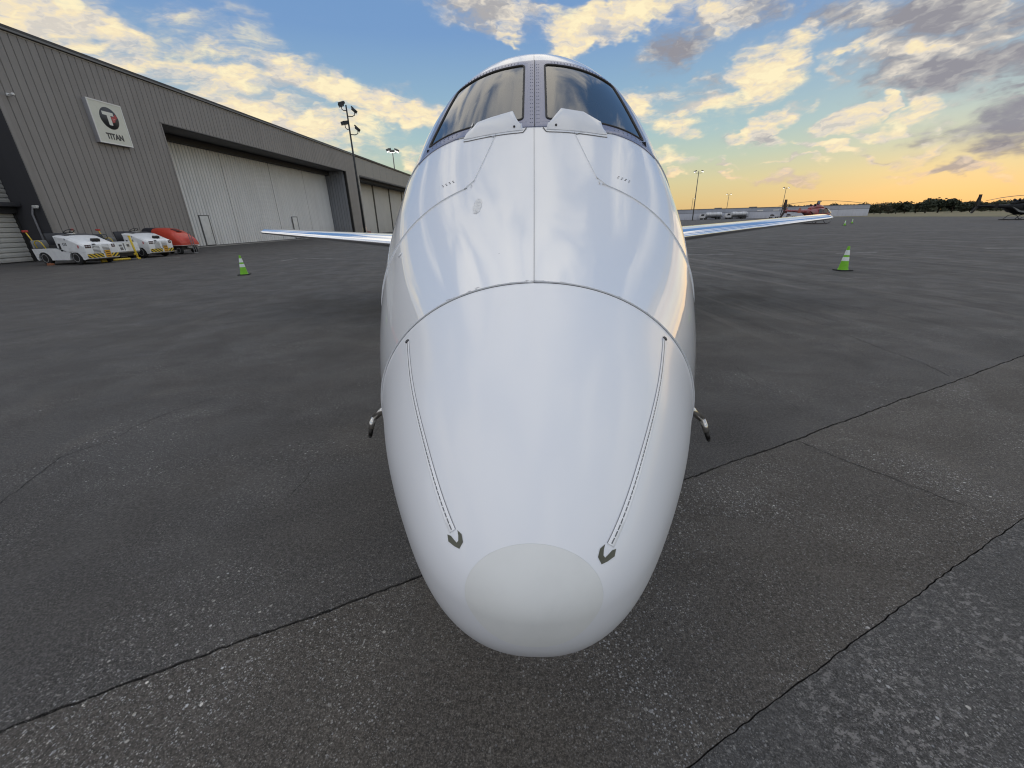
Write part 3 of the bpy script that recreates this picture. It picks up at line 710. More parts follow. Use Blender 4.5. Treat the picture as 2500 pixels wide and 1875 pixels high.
STN = [  # station, half width, crown, widest height, keel
 (.42, 0, 1.095, 1.095, 1.095), (.50, .165, 1.205, 1.085, .922), (.70, .291, 1.305, 1.070, .815), (.95, .410, 1.390, 1.055, .745),
 (1.25, .528, 1.475, 1.045, .70), (1.60, .658, 1.600, 1.08, .645), (2.00, .772, 1.82, 1.20, .60), (2.35, .825, 2.07, 1.38, .575),
 (2.70, .832, 2.345, 1.55, .56), (3.05, .838, 2.585, 1.63, .555), (3.45, .838, 2.69, 1.66, .55), (4.0, .838, 2.715, 1.67, .55), (5.5, .838, 2.72, 1.67, .55)]
tk = [math.sqrt(r[0] - PY0) for r in STN]
F_w, F_t, F_c, F_b = [nspline(tk, [r[k] for r in STN]) for k in (1, 2, 3, 4)]
NU_, NL_ = 2.05, 2.3
def prof(y):
    yy = min(y, 5.5); t = math.sqrt(max(yy - PY0, 0))
    w, zt, zc, zb = float(F_w(t)), float(F_t(t)), float(F_c(t)), float(F_b(t))
    if y > 9:                                           # tail cone
        q = min(1, (y - 9) / 6.2); k = 1 - q * q * (3 - 2 * q) * .86
        zc2 = zc + .55 * q * q; w *= k; zt = zc2 + (zt - zc) * k; zb = zc2 - (zc - zb) * k; zc = zc2
    return w, zt, zc, zb
def sec(y, a, off=0.0):
    w, zt, zc, zb = prof(y); c, s = math.cos(a), math.sin(a)
    w += off; zt += off; zb -= off
    n = NU_ if s >= 0 else NL_
    x = w * math.copysign(abs(c) ** (2 / n), c)
    z = zc + (zt - zc) * abs(s) ** (2 / n) if s >= 0 else zc - (zc - zb) * abs(s) ** (2 / n)
    return Vector((x - .004, y, z))
def topz(x, y):
    w, zt, zc, zb = prof(y); x = abs(x + .004)
    return zc + (zt - zc) * max(0, 1 - (x / w) ** NU_) ** (1 / NU_)
def topn(x, y):
    e = .004
    return Vector((-(topz(x + e, y) - topz(x - e, y)) / (2 * e), -(topz(x, y + e) - topz(x, y - e)) / (2 * e), 1)).normalized()
def on_top(x, y, off=0.0):
    p = Vector((x, y, topz(x, y))); return p + topn(x, y) * off if off else p

skin = plane_paint('white_gloss_paint', (.78, .79, .80), .30, 1.0, .012, .08, .008)
radome_p = plane_paint('white_satin_radome', (.785, .795, .81), .36, .45, .13, .06, .010)
boot_m = pbr('nose_boot', (.745, .75, .72), .5, grime=.10, grime_scale=9)
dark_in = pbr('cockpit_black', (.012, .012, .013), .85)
frame_p = plane_paint('windshield_frame_paint', (.19, .205, .30), .30, .5, .06, .10, .012)
seal_m = pbr('rubber_seal', (.030, .027, .024), .65)
glass = glass_mat('windshield_glass', (.11, .115, .085), .40, .045, .16)
chrome = pbr('polished_metal', (.80, .81, .83), .09, 1.0)
steel = pbr('burnt_steel', (.62, .60, .56), .18, 1.0, grime=.3, grime_scale=30)
black_m = pbr('black_plastic', (.015, .015, .016), .5)
tyre_m = pbr('tyre_rubber', (.018, .018, .018), .8)
scar_m = pbr('bare_primer', (.115, .115, .085), .75, grime=.4, grime_scale=40)

jet = thing('business_jet', 'large white business jet parked nose-on in front of everything', 'jet', (0, PY0, 0))
JO = Vector((0, -PY0, 0))
def jb(mb, name, mat, parent=None, sharp=38):
    for v in mb.bm.verts: v.co += JO
    return mb.build(name, mat, parent or jet, sharp)
def child_fix(o): return o

def grid_shell(ys, angs, off=0.0, keep=None):
    bm = bmesh.new(); V = [[bm.verts.new(sec(y, a, off)) for a in angs] for y in ys]
    for i in range(len(ys) - 1):
        for k in range(len(angs) - 1):
            if keep is None or keep(.5 * (ys[i] + ys[i + 1]), .5 * (angs[k] + angs[k + 1])):
                bm.faces.new((V[i][k], V[i][k + 1], V[i + 1][k + 1], V[i + 1][k]))
    bmesh.ops.remove_doubles(bm, verts=bm.verts[:], dist=1e-5)
    bmesh.ops.recalc_face_normals(bm, faces=bm.faces[:])
    bmesh.ops.delete(bm, geom=[v for v in bm.verts if not v.link_faces], context='VERTS')
    return bm
def clip(bm, co, no, keep_positive=True):
    """cut along a plane and drop the part behind it"""
    bmesh.ops.bisect_plane(bm, geom=bm.verts[:] + bm.edges[:] + bm.faces[:], plane_co=co, plane_no=no,
                           clear_inner=keep_positive, clear_outer=not keep_positive)
    return bm
def shell_obj(bm, name, mat, parent=None, thick=0.0):
    if thick:
        b0 = [e for e in bm.edges if len(e.link_faces) == 1]
        bm.normal_update(); nv = {}
        for e in b0:
            for v in e.verts:
                if v not in nv: nv[v] = v.normal.copy()
        g = bmesh.ops.extrude_edge_only(bm, edges=b0)
        src = {tuple(round(c, 6) for c in v.co): n for v, n in nv.items()}
        for v in g['geom']:
            if isinstance(v, bmesh.types.BMVert):
                n = src.get(tuple(round(c, 6) for c in v.co))
                if n: v.co -= n * thick
    mb = MB(); mb.bm.free(); mb.bm = bm
    return jb(mb, name, mat, parent, 50)

TAU = 2 * math.pi
angA = [-math.pi / 2 + TAU * i / 144 for i in range(145)]
ys_nose = [PY0 + .83 * (i / 46) ** 2 for i in range(47)]
NP_CO, NP_NO = Vector((0, .452, 1.11)), Vector((0, -1, .36)).normalized()
bm = grid_shell(ys_nose, angA); clip(bm, NP_CO - NP_NO * .0006, NP_NO, False)
# end of the radome just before the seam
clip(bm, Vector((0, 1.2482, 0)), Vector((0, 1, 0)), False)
radome = shell_obj(bm, 'radome', radome_p, None, .006)
bm = grid_shell(ys_nose, angA, .0007); clip(bm, NP_CO, NP_NO, True)
shell_obj(bm, 'nose_boot', boot_m, radome, .004)

# windshield outline in plan (mirrored left and right)
def pane_xy(side, p, q):
    """p 0 inner .. 1 outer, q 0 bottom .. 1 top"""
    xo_b, xo_t = .600, .470
    xi = .056
    x = xi + ((xo_b + (xo_t - xo_b) * q) - xi) * p
    yb = 2.418 + .45 * x * x; yt = 2.902 + .36 * x * x
    return side * x, yb + (yt - yb) * q
def frame_xy(side, p, q):
    xo_b, xo_t = .655, .520
    xi = .0012
    x = xi + ((xo_b + (xo_t - xo_b) * q) - xi) * p
    yb = 2.372 + .42 * x * x; yt = 2.957 + .42 * x * x
    return side * x, yb + (yt - yb) * q
def rrect(n, rad):
    pts = []
    for cx_, cy_, a0 in ((1 - rad, rad, -90), (1 - rad, 1 - rad, 0), (rad, 1 - rad, 90), (rad, rad, 180)):
        for i in range(n):
            a = R(a0 + 90 * i / (n - 1)); pts.append((cx_ + rad * math.cos(a), cy_ + rad * math.sin(a)))
    out = []
    for i, (a, b) in enumerate(zip(pts, pts[1:] + pts[:1])):
        L = math.hypot(b[0] - a[0], b[1] - a[1]); m = max(1, int(L / .05))
        for k in range(m): out.append((a[0] + (b[0] - a[0]) * k / m, a[1] + (b[1] - a[1]) * k / m))
    return out
def in_hole(x, y):
    x = abs(x)
    if not .045 < x < .62: return False
    q = (y - (2.405 + .45 * x * x)) / (.51 - .09 * x * x)
    if not 0 < q < 1: return False
    return x < .615 - .13 * q
ys_mid = [1.2518 + i * .0175 for i in range(int((3.3 - 1.25) / .0175) + 1)]
ys_aft = [ys_mid[-1] + .1 * i for i in range(1, 61)] + [9.4 + .2 * i for i in range(30)]
ys_aft = [y for y in ys_aft if y > ys_mid[-1] + .01]
ys_all = ys_mid + sorted(set(round(y, 4) for y in ys_aft))
def keep_hole(y, a):
    if math.sin(a) <= 0: return True
    p = sec(y, a); return not in_hole(p.x, p.y)
# baggage door cutting planes per side
def door_planes(s, g):
    """each (point, normal) with the door on the positive side; g shrinks or grows the piece"""
    a1, a2 = Vector((s * .290, 2.030, 0)), Vector((s * .206, 2.325, 0))
    d = (a2 - a1).normalized(); n1 = Vector((d.y, -d.x, 0)) * s
    if n1.x * s < 0: n1 = -n1
    n2 = Vector((0, 1, -.03 * 1)).normalized()
    n3 = Vector((s * .60, .80, 0)).normalized()
    n4 = Vector((0, 0, 1.0))
    n5 = Vector((s * .50, -1, 0)).normalized()
    return [(a1 + n1 * g, n1), (Vector((0, 2.030, 1.75)) + n2 * g, n2), (Vector((s * .320, 2.034, 1.78)) + n3 * g, n3),
            (Vector((0, 0, 1.22 + g)), n4), (Vector((s * .20, 2.338, 0)) + n5 * g, n5)]
full = [-math.pi / 2 + TAU * i / 160 for i in range(161)]
def skin_minus_doors():
    bm = grid_shell(ys_all, full, 0, keep_hole)
    pieces = [bm]
    for s in (-1, 1):
        nxt = []
        for b in pieces:
            rest = b
            for co, no in door_planes(s, -.0014):
                if s * 1 and no.x * s == 0 or True:
                    out_ = rest.copy(); clip(out_, co, no, False); clip(rest, co, no, True)
                    # parts on the far side of the aircraft were never part of this door
                    if len(out_.faces): nxt.append(out_)
                    else: out_.free()
            # what is left in 'rest' is the door opening
            rest.free()
        merged = bmesh.new()
        tmp = []
        for b in nxt:
            me = bpy.data.meshes.new('tmp'); b.to_mesh(me); b.free(); merged.from_mesh(me); bpy.data.meshes.remove(me)
        bmesh.ops.remove_doubles(merged, verts=merged.verts[:], dist=2e-5)
        pieces = [merged]
    bm = pieces[0]
    # centre-line joint along the top of the nose
    left = bm.copy(); clip(left, Vector((-.0040, 0, 0)), Vector((1, 0, 0)), False)
    clip(bm, Vector((-.0026, 0, 0)), Vector((1, 0, 0)), True)
    return left, bm
L_, R_ = skin_minus_doors()
shell_obj(L_, 'fuselage_skin', skin, None, .005)
shell_obj(R_, 'fuselage_skin', skin, None, .005)
for s in (-1, 1):
    ysd = [1.98 + i * .0175 for i in range(60)]
    an = [a for a in full if (math.cos(a) * s > -.02) and math.sin(a) > -.35] if s > 0 else [a for a in full if math.cos(a) < .02 and math.sin(a) > -.35]
    bm = grid_shell(ysd, an, 0, keep_hole)
    for co, no in door_planes(s, .0014): clip(bm, co, no, True)
    door = shell_obj(bm, 'baggage_door', skin, None, .005)
    mb = MB()                                            # drain slots punched in the door
    for i in range(4):
        for j in range(2):
            x = s * (.385 + .018 * i + .006 * j); y = 2.12 + .012 * j + .004 * i
            p = on_top(x, y, .0006); n = topn(x, y)
            mb.box(p, (.008, .003, .001), n.to_track_quat('Z', 'Y').to_matrix())
    o = jb(mb, 'drain_slot', black_m, door); o['kind'] = 'stuff'
# dark structure just under the skin: shows in the joints and lines the cockpit
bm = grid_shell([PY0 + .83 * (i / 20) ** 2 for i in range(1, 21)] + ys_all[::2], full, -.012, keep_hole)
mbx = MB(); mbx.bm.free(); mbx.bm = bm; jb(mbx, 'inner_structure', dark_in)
mb = MB(); mb.prism([(.80 * math.cos(TAU * i / 32), 1.67 + .98 * math.sin(TAU * i / 32)) for i in range(32)], 'y', 3.9, 3.92)
jb(mb, 'cockpit_bulkhead', pbr('cabin_grey', (.16, .16, .155), .8))
mb = MB(); mb.prism([(-.60, 2.03), (.60, 2.03), (.62, 1.95), (-.62, 1.95)], 'y', 2.55, 2.98); jb(mb, 'glareshield', dark_in)
seat_m = pbr('seat_leather', (.10, .095, .085), .6)
for s in (-1, 1):
    mb = MB(); mb.box((s * .34, 3.42, 1.88), (.44, .12, .72), Matrix.Rotation(R(-8), 3, 'X'), .05); mb.box((s * .34, 3.45, 2.33), (.26, .10, .18), None, .04)
    jb(mb, 'pilot_seat', seat_m)

# windshield frames, seals and panes
loop_p = rrect(7, .045)
def radial(p, q):
    """point on the unit square edge in the direction of (p, q) from the centre"""
    u, v = p - .5, q - .5; k = .5 / max(abs(u), abs(v)); return .5 + u * k, .5 + v * k
for s in (-1, 1):
    inner = [pane_xy(s, p, q) for p, q in loop_p]
    outer = [frame_xy(s, *radial(p, q)) for p, q in loop_p]
    rings = []
    rings.append([on_top(x, y, -.012) for x, y in outer]); rings.append([on_top(x, y, .0035) for x, y in outer])
    for k in range(1, 6):
        rings.append([on_top(o_[0] + (i_[0] - o_[0]) * k / 6, o_[1] + (i_[1] - o_[1]) * k / 6, .0045) for o_, i_ in zip(outer, inner)])
    rings.append([on_top(x, y, .004) for x, y in inner]); rings.append([on_top(x, y, -.02) for x, y in inner])
    mb = MB(); mb.loft(rings, cap=False)
    fr = jb(mb, 'windshield_frame', frame_p, None, 60)
    mb = MB(); mb.tube([on_top(*pane_xy(s, .5 + (p - .5) * .985, .5 + (q - .5) * .975), .0035) for p, q in loop_p], .0058, 8, closed=True, up=(0, -.6, .8))
    jb(mb, 'window_seal', seal_m, fr)
    mb = MB(); rg = []
    for k in range(9):
        f = .985 * (1 - k / 8.0) + .02
        rg.append([on_top(*pane_xy(s, .5 + (p - .5) * f, .5 + (q - .5) * f), .002) for p, q in loop_p])
    mb.loft(rg, cap=False); mb.bm.faces.new([v for v in mb.bm.verts][-len(loop_p):])
    bmesh.ops.recalc_face_normals(mb.bm, faces=mb.bm.faces[:])
    for f in mb.bm.faces:
        if f.normal.z < 0: f.normal_flip()
    jb(mb, 'window_pane', glass, None, 60)
    # rivets around the frame
    mb = MB()
    def rivet(x, y):
        n = topn(x, y); p = on_top(x, y, .0045); mb.cyl(p, p + n * .0013, .0028, .002, 6)
    for i in range(18):
        for dx_ in (.010, .020): rivet(s * (dx_ + .002), 2.40 + .029 * i)
    for i in range(20):
        p = .10 + .88 * i / 19
        for e in (.013, .026):
            xa, ya = pane_xy(s, p, 1); rivet(xa, ya + e + .004)
            if p > .62: xa, ya = pane_xy(s, p, 0); rivet(xa, ya - e)
    o = jb(mb, 'rivet', pbr('dark_rivet', (.10, .11, .15), .5), fr); o['kind'] = 'stuff'
    # pale outline behind the pane, standing in for a reflection in the glass
    mb = MB(); c = on_top(s * .085, 2.62, -.03)
    mb.tube([c + Vector((s * -.01, 0, -.02)), c + Vector((s * .022, 0, -.016)), c + Vector((s * .026, 0, .0)), c + Vector((s * .022, .02, .022)), c + Vector((s * -.01, .02, .022))], .003, 6)
    jb(mb, 'pane_reflection', pbr('reflection_pale', (.5, .52, .55), .5), None)

mb = MB(); mb.tube([on_top(0, 2.374 + .583 * i / 20, .0035) for i in range(21)], .0018, 6); jb(mb, 'post_joint', black_m)
# rain deflectors: sheet scoops standing off the foot of each pane
for s, T in ((-1, [(-.085, 2.372, 2.100), (-.113, 2.42, 2.166), (-.222, 2.425, 2.144), (-.291, 2.425, 2.125), (-.335, 2.44, 2.092)]),
             (1, [(.080, 2.372, 2.105), (.134, 2.42, 2.170), (.245, 2.425, 2.152), (.335, 2.43, 2.106), (.350, 2.43, 2.066)])):
    base = [on_top(s * x, y, .003) for x, y in ((.058, 2.350), (.10, 2.350), (.215, 2.362), (.318, 2.385), (.366, 2.405))]
    top = [Vector(t) for t in T]
    back = [on_top(t[0] * (.97 if i else .9), 2.47 + .3 * t[0] ** 2, .006) for i, t in enumerate(T)]
    def dense(a, n=5):
        o_ = []
        for i in range(len(a) - 1):
            p0, p1, p2, p3 = a[max(i - 1, 0)], a[i], a[i + 1], a[min(i + 2, len(a) - 1)]
            for k in range(n):
                t = k / n; o_.append(.5 * ((2 * p1) + (-p0 + p2) * t + (2 * p0 - 5 * p1 + 4 * p2 - p3) * t * t + (-p0 + 3 * p1 - 3 * p2 + p3) * t ** 3))
        return o_ + [a[-1]]
    b_, t_ = dense(base), [top[i].lerp(top[i + 1], k / 5) for i in range(4) for k in range(5)] + [top[-1]]
    # thin shell: outer face and inner face
    mb = MB(); rows = []
    for k in range(7):
        f = k / 6; rows.append([bb.lerp(tt, f) + Vector((0, -.006, .004)) * math.sin(f * math.pi) for bb, tt in zip(b_, t_)])
    V = [[mb.bm.verts.new(p) for p in r] for r in rows]
    for a, b in zip(V, V[1:]):
        for k in range(len(a) - 1): mb.bm.faces.new((a[k], a[k + 1], b[k + 1], b[k]))
    bmesh.ops.recalc_face_normals(mb.bm, faces=mb.bm.faces[:])
    g = bmesh.ops.solidify(mb.bm, geom=mb.bm.faces[:], thickness=.004)
    # outboard cheek back to the skin
    e1, e2, e3 = base[-1], top[-1], back[-1]; f1, f2, f3 = base[0], top[0], back[0]
    f3 = on_top(f1.x * 1.15, 2.40, .003)
    for A in ((e1, e2, e3), (f1, f2, f3)):
        mb.quad(A[0], A[1], A[2] + Vector((0, 0, .002)), A[2] - Vector((0, 0, .004)))
    d = jb(mb, 'rain_deflector', skin, None, 30)
    mb = MB()                                            # mounting flange and its sealant line
    fl = [on_top(p.x, p.y - .010, .0025) for p in b_]; fl2 = [on_top(p.x, p.y + .012, .0045) for p in b_]
    ex0 = on_top(s * .042, 2.365, .003)
    V = [[mb.bm.verts.new(p) for p in r] for r in (fl, fl2)]
    for k in range(len(fl) - 1): mb.bm.faces.new((V[0][k], V[0][k + 1], V[1][k + 1], V[1][k]))
    bmesh.ops.recalc_face_normals(mb.bm, faces=mb.bm.faces[:]); bmesh.ops.solidify(mb.bm, geom=mb.bm.faces[:], thickness=.003)
    jb(mb, 'flange', skin, d)
    mb = MB(); mb.tube([ex0] + [on_top(p.x, p.y - .0115, .0008) for p in b_], .0026, 6); jb(mb, 'sealant_line', pbr('old_sealant', (.20, .19, .18), .8), d)
    mb = MB(); p = base[1].lerp(top[1], .18); mb.cyl(p + Vector((0, -.002, 0)), p + Vector((0, -.012, .004)), .0065, .005, 8); jb(mb, 'screw', black_m, d)

# lightning diverter strips on the radome
for s, a_deg, y_end in ((-1, 140.3, .520), (1, 40.0, .503)):
    pts = [(1.185 + (y_end - 1.185) * (i / 60), R(a_deg) + R(-5.0 * s * 0 + (4.0 * (i / 60) ** 2 * (1 if s > 0 else -1)))) for i in range(61)]
    def sp(y, a, off, lat): 
        p = sec(y, a, off); q = sec(y, a + .002, off); t = (q - p).normalized() * lat; r = p + t; return r
    mb = MB(); w_ = .0068
    rows = [[sp(y, a, .0004, -w_), sp(y, a, .0016, -w_ * .8), sp(y, a, .0016, w_ * .8), sp(y, a, .0004, w_)] for y, a in pts]
    mb.loft(rows, cap=False, closed=False)
    for f in mb.bm.faces: f.normal_update()
    st = jb(mb, 'lightning_strip', pbr('strip_white', (.84, .84, .84), .4))
    mb = MB(); n_d = 64
    for i in range(n_d):
        f0 = i / n_d; f1 = (i + .82 if i > 20 else i + 1.0) / n_d
        A = [(1.185 + (y_end - 1.185) * f, R(a_deg) + R(4.0 * f * f * (1 if s > 0 else -1))) for f in (f0, f1)]
        mb.quad(*[sp(y, a, .0019, l) for (y, a), l in ((A[0], -.0011), (A[0], .0011), (A[1], .0011), (A[1], -.0011))])
    o = jb(mb, 'diverter_segment', pbr('diverter_dark', (.15, .15, .16), .4, .6), st); o['kind'] = 'stuff'
    mb = MB(); e = -1 if s < 0 else 1
    for (i0, i1) in zip(range(60), range(1, 61)):
        (y0_, a0_), (y1_, a1_) = pts[i0], pts[i1]; l = -w_ * 1.02 if s < 0 else w_ * 1.02
        mb.quad(sp(y0_, a0_, .0011, l - .0006), sp(y0_, a0_, .0011, l + .0006), sp(y1_, a1_, .0011, l + .0006), sp(y1_, a1_, .0011, l - .0006))
    jb(mb, 'strip_edge', pbr('strip_seam_grey', (.22, .22, .23), .8), st)  # thin dark seam along one edge of the strip
    p = sec(1.190, R(a_deg), .0); n = (sec(1.19, R(a_deg), .01) - p).normalized()
    mb = MB(); mb.cyl(p - n * .001, p + n * .005, .0085, .0065, 16); mb.cyl(p + n * .005, p + n * .0062, .004, .003, 8)
    jb(mb, 'strip_screw', pbr('screw_grey', (.10, .10, .10), .45, .8), st)
    # scraped-off paint round the front end
    mb = MB(); ye, ae = pts[-1]
    outl = [(-.5, 1.35), (.25, 1.75), (1.05, .95), (1.55, .2), (1.15, -1.15), (.35, -1.6), (-.3, -1.1), (.25, -.85), (.75, -.35), (.85, .15), (.3, .5), (-.15, .75)]
    P_ = []
    for u, v in outl:
        y = ye - .006 - u * .0125; l = v * .0085 * (-s)
        P_.append(sp(y, ae, .0006, l))
    f = mb.bm.faces.new([mb.bm.verts.new(p) for p in P_]); f.normal_update()
    jb(mb, 'scraped_patch', scar_m, radome)

# chipped paint along the radome seam
mb = MB()
for i in range(150):
    a = R(random.choice((random.uniform(118, 131), random.uniform(108, 116), random.uniform(44, 62), random.uniform(84, 97), random.uniform(35, 150))))
    y = 1.2525 + abs(random.gauss(0, .006)); L = random.uniform(.004, .016) if i % 3 else random.uniform(.01, .03); h = random.uniform(.0008, .004)
    da = L / .5
    k = [(y, a - da / 2), (y - .0, a + da / 2), (y + h, a + da / 2 * random.uniform(.2, .9)), (y + h * random.uniform(.5, 1.2), a - da / 2 * random.uniform(.1, .9))]
    mb.bm.faces.new([mb.bm.verts.new(sec(yy, aa, .0007)) for yy, aa in k])
o = jb(mb, 'paint_chip', pbr('chip_grey', (.40, .40, .40), .7)); o['kind'] = 'stuff'
# touch-up blob of white paint
bm = bmesh.new(); ring = []
for i in range(22):
    a = TAU * i / 22; r = 1 + .22 * mnoise.noise((math.cos(a) * 2.2, math.sin(a) * 2.2, 4))
    ring.append(bm.verts.new(on_top(-.245 + .019 * r * math.cos(a), 1.875 + .052 * r * math.sin(a), .0012)))
c = bm.verts.new(on_top(-.245, 1.875, .004))
for i in range(22): bm.faces.new((ring[i], ring[(i + 1) % 22], c))
mbx = MB(); mbx.bm.free(); mbx.bm = bm
jb(mbx, 'touch_up_patch', pbr('touch_up_white', (.86, .86, .84), .45, bump=.6, bump_scale=80, grime=.35, grime_scale=60))
# static port plate on the flank
p = sec(1.915, R(144.7)); n = (sec(1.915, R(144.7), .01) - p).normalized()
mb = MB(); mb.cyl(p - n * .004, p + n * .003, .014, .011, 16); jb(mb, 'static_port', pbr('port_white', (.78, .78, .78), .4))
# pitot tubes
for s, pts in ((-1, [(-.60, 1.46, .955), (-.640, 1.485, .930), (-.672, 1.475, .903), (-.678, 1.462, .888), (-.681, 1.450, .864), (-.684, 1.415, .838)]),
               (1, [(.60, 1.46, .955), (.628, 1.485, .930), (.664, 1.475, .898), (.671, 1.462, .880), (.678, 1.450, .854), (.684, 1.415, .826)])):
    a = [Vector(p) for p in pts]
    mb = MB(); mb.tube(a[:3], .0, 12, [.0155, .0145, .0125]); mb.tube(a[2:5], 0, 12, [.0125, .0125, .011])
    pt = jb(mb, 'pitot_tube', steel)
    mb = MB(); d = (a[4] - a[3]).normalized(); mb.cyl(a[4] - d * .004, a[4] + d * .028, .0105, .008, 12); mb.cyl(a[4] + d * .028, a[4] + d * .036, .008, .005, 12); jb(mb, 'pitot_tip', pbr('sooty_tip', (.03, .028, .026), .4, .7), pt)

# wings
def airfoil(n=14):
    xs = [.5 * (1 - math.cos(math.pi * i / n)) for i in range(n + 1)]
    th = lambda x: 5 * (.2969 * math.sqrt(x) - .126 * x - .3516 * x * x + .2843 * x ** 3 - .1036 * x ** 4)
    return [(x, th(x)) for x in xs]
AF = airfoil()
def wing_ring(x, le, z, chord, tc, cut0=0.0, cut1=1.0, off=0.0):
    up = [(c, t * tc * 1.15 + .01 * math.sin(math.pi * c)) for c, t in AF if cut0 <= c <= cut1]
    lo = [(c, -t * tc * .85 + .01 * math.sin(math.pi * c)) for c, t in AF if cut0 <= c <= cut1]
    pts = up[::-1] + lo[1 if cut0 == 0 else 0:]
    return [Vector((x, le + c * chord, z + t * chord)) for c, t in pts]
for s in (-1, 1):
    secs = []
    for i in range(13):
        f = i / 12; X = .55 + (5.95 - .55) * f
        le = 6.75 + 2.35 * f + .0 * f; ch = 2.35 - 1.35 * f; z = 1.17 + .385 * f; tc = .145 - .03 * f
        secs.append((s * X, le, z, ch, tc))
    for k, (dx_, cs) in enumerate(((.06, .93), (.11, .72), (.135, .35))):
        X, le, z, ch, tc = secs[12]
        secs.append((s * (5.95 + dx_), le + ch * (1 - cs) * .45, z + .004 * k, ch * cs, tc * (.9 - .25 * k)))
    mb = MB(); mb.loft([wing_ring(*q) for q in secs])
    wg = jb(mb, 'wing', skin, None, 50)
    mb = MB(); mb.loft([wing_ring(q[0], q[1] - .004, q[2], q[3], q[4] * 1.035, 0, .11) for q in secs[:13]], cap=False, closed=False)
    jb(mb, 'leading_edge', chrome, wg, 60)
    mb = MB(); q = secs[3]; mb.tube([v + Vector((0, -.003, 0)) for v in wing_ring(q[0], q[1] - .004, q[2], q[3], q[4] * 1.05, 0, .11)], .004, 5); jb(mb, 'edge_joint', pbr('joint_grey', (.2, .2, .22), .6), wg)
# engines, tail and landing gear (behind the nose in this view)
for s in (-1, 1):
    rg = [[Vector((s * 1.28 + r * math.cos(TAU * k / 24), y, 2.35 + r * math.sin(TAU * k / 24))) for k in range(24)] for y, r in
          ((9.45, .33), (9.38, .37), (9.42, .41), (9.7, .46), (10.4, .48), (11.2, .44), (11.9, .34), (12.2, .28))]
    mb = MB(); mb.loft(rg, cap=False); e = jb(mb, 'engine', skin)
    mb = MB(); mb.cyl((s * 1.28, 9.62, 2.35), (s * 1.28, 9.64, 2.35), .40, .40, 24); mb.cyl((s * 1.28, 9.4, 2.35), (s * 1.28, 9.62, 2.35), .02, .12, 12); jb(mb, 'fan', steel, e)
    mb = MB(); mb.box((s * .95, 10.5, 2.25), (.5, 1.5, .14), None, .03); jb(mb, 'pylon', skin, e)
    mb = MB(); mb.cyl((s * 1.95, 8.55, .3), (s * 1.95, 8.5, 1.3), .06, .07, 12); g = jb(mb, 'main_gear', steel)
    mb = MB(); mb.cyl((s * 1.85, 8.55, .3), (s * 2.05, 8.55, .3), .30, .30, 28); jb(mb, 'wheel', tyre_m, g)
    mb = MB(); mb.box((s * 2.05, 8.5, .72), (.03, .5, .62), None, .01); jb(mb, 'gear_door', skin, g)
    mb = MB(); mb.loft([[Vector((s * x, le + c * ch, 4.95 + t * ch)) for c, t in ([(c, t * .09) for c, t in AF[::-1]] + [(c, -t * .09) for c, t in AF[1:]])] for x, le, ch in ((.05, 14.6, 1.2), (2.3, 15.2, .7))]); jb(mb, 'tailplane', skin, None, 50)
mb = MB(); mb.loft([[Vector((t * ch, le + c * ch, z)) for c, t in ([(c, t * .10) for c, t in AF[::-1]] + [(c, -t * .10) for c, t in AF[1:]])] for z, le, ch in ((2.2, 12.2, 3.2), (3.2, 13.2, 2.1), (5.0, 14.5, 1.4))]); jb(mb, 'tail_fin', skin, None, 50)
mb = MB(); mb.cyl((0, 1.95, .22), (0, 1.80, .75), .05, .06, 12); g = jb(mb, 'nose_gear', steel)
mb = MB(); mb.cyl((-.07, 1.95, .22), (.07, 1.95, .22), .22, .22, 28); jb(mb, 'wheel', tyre_m, g)

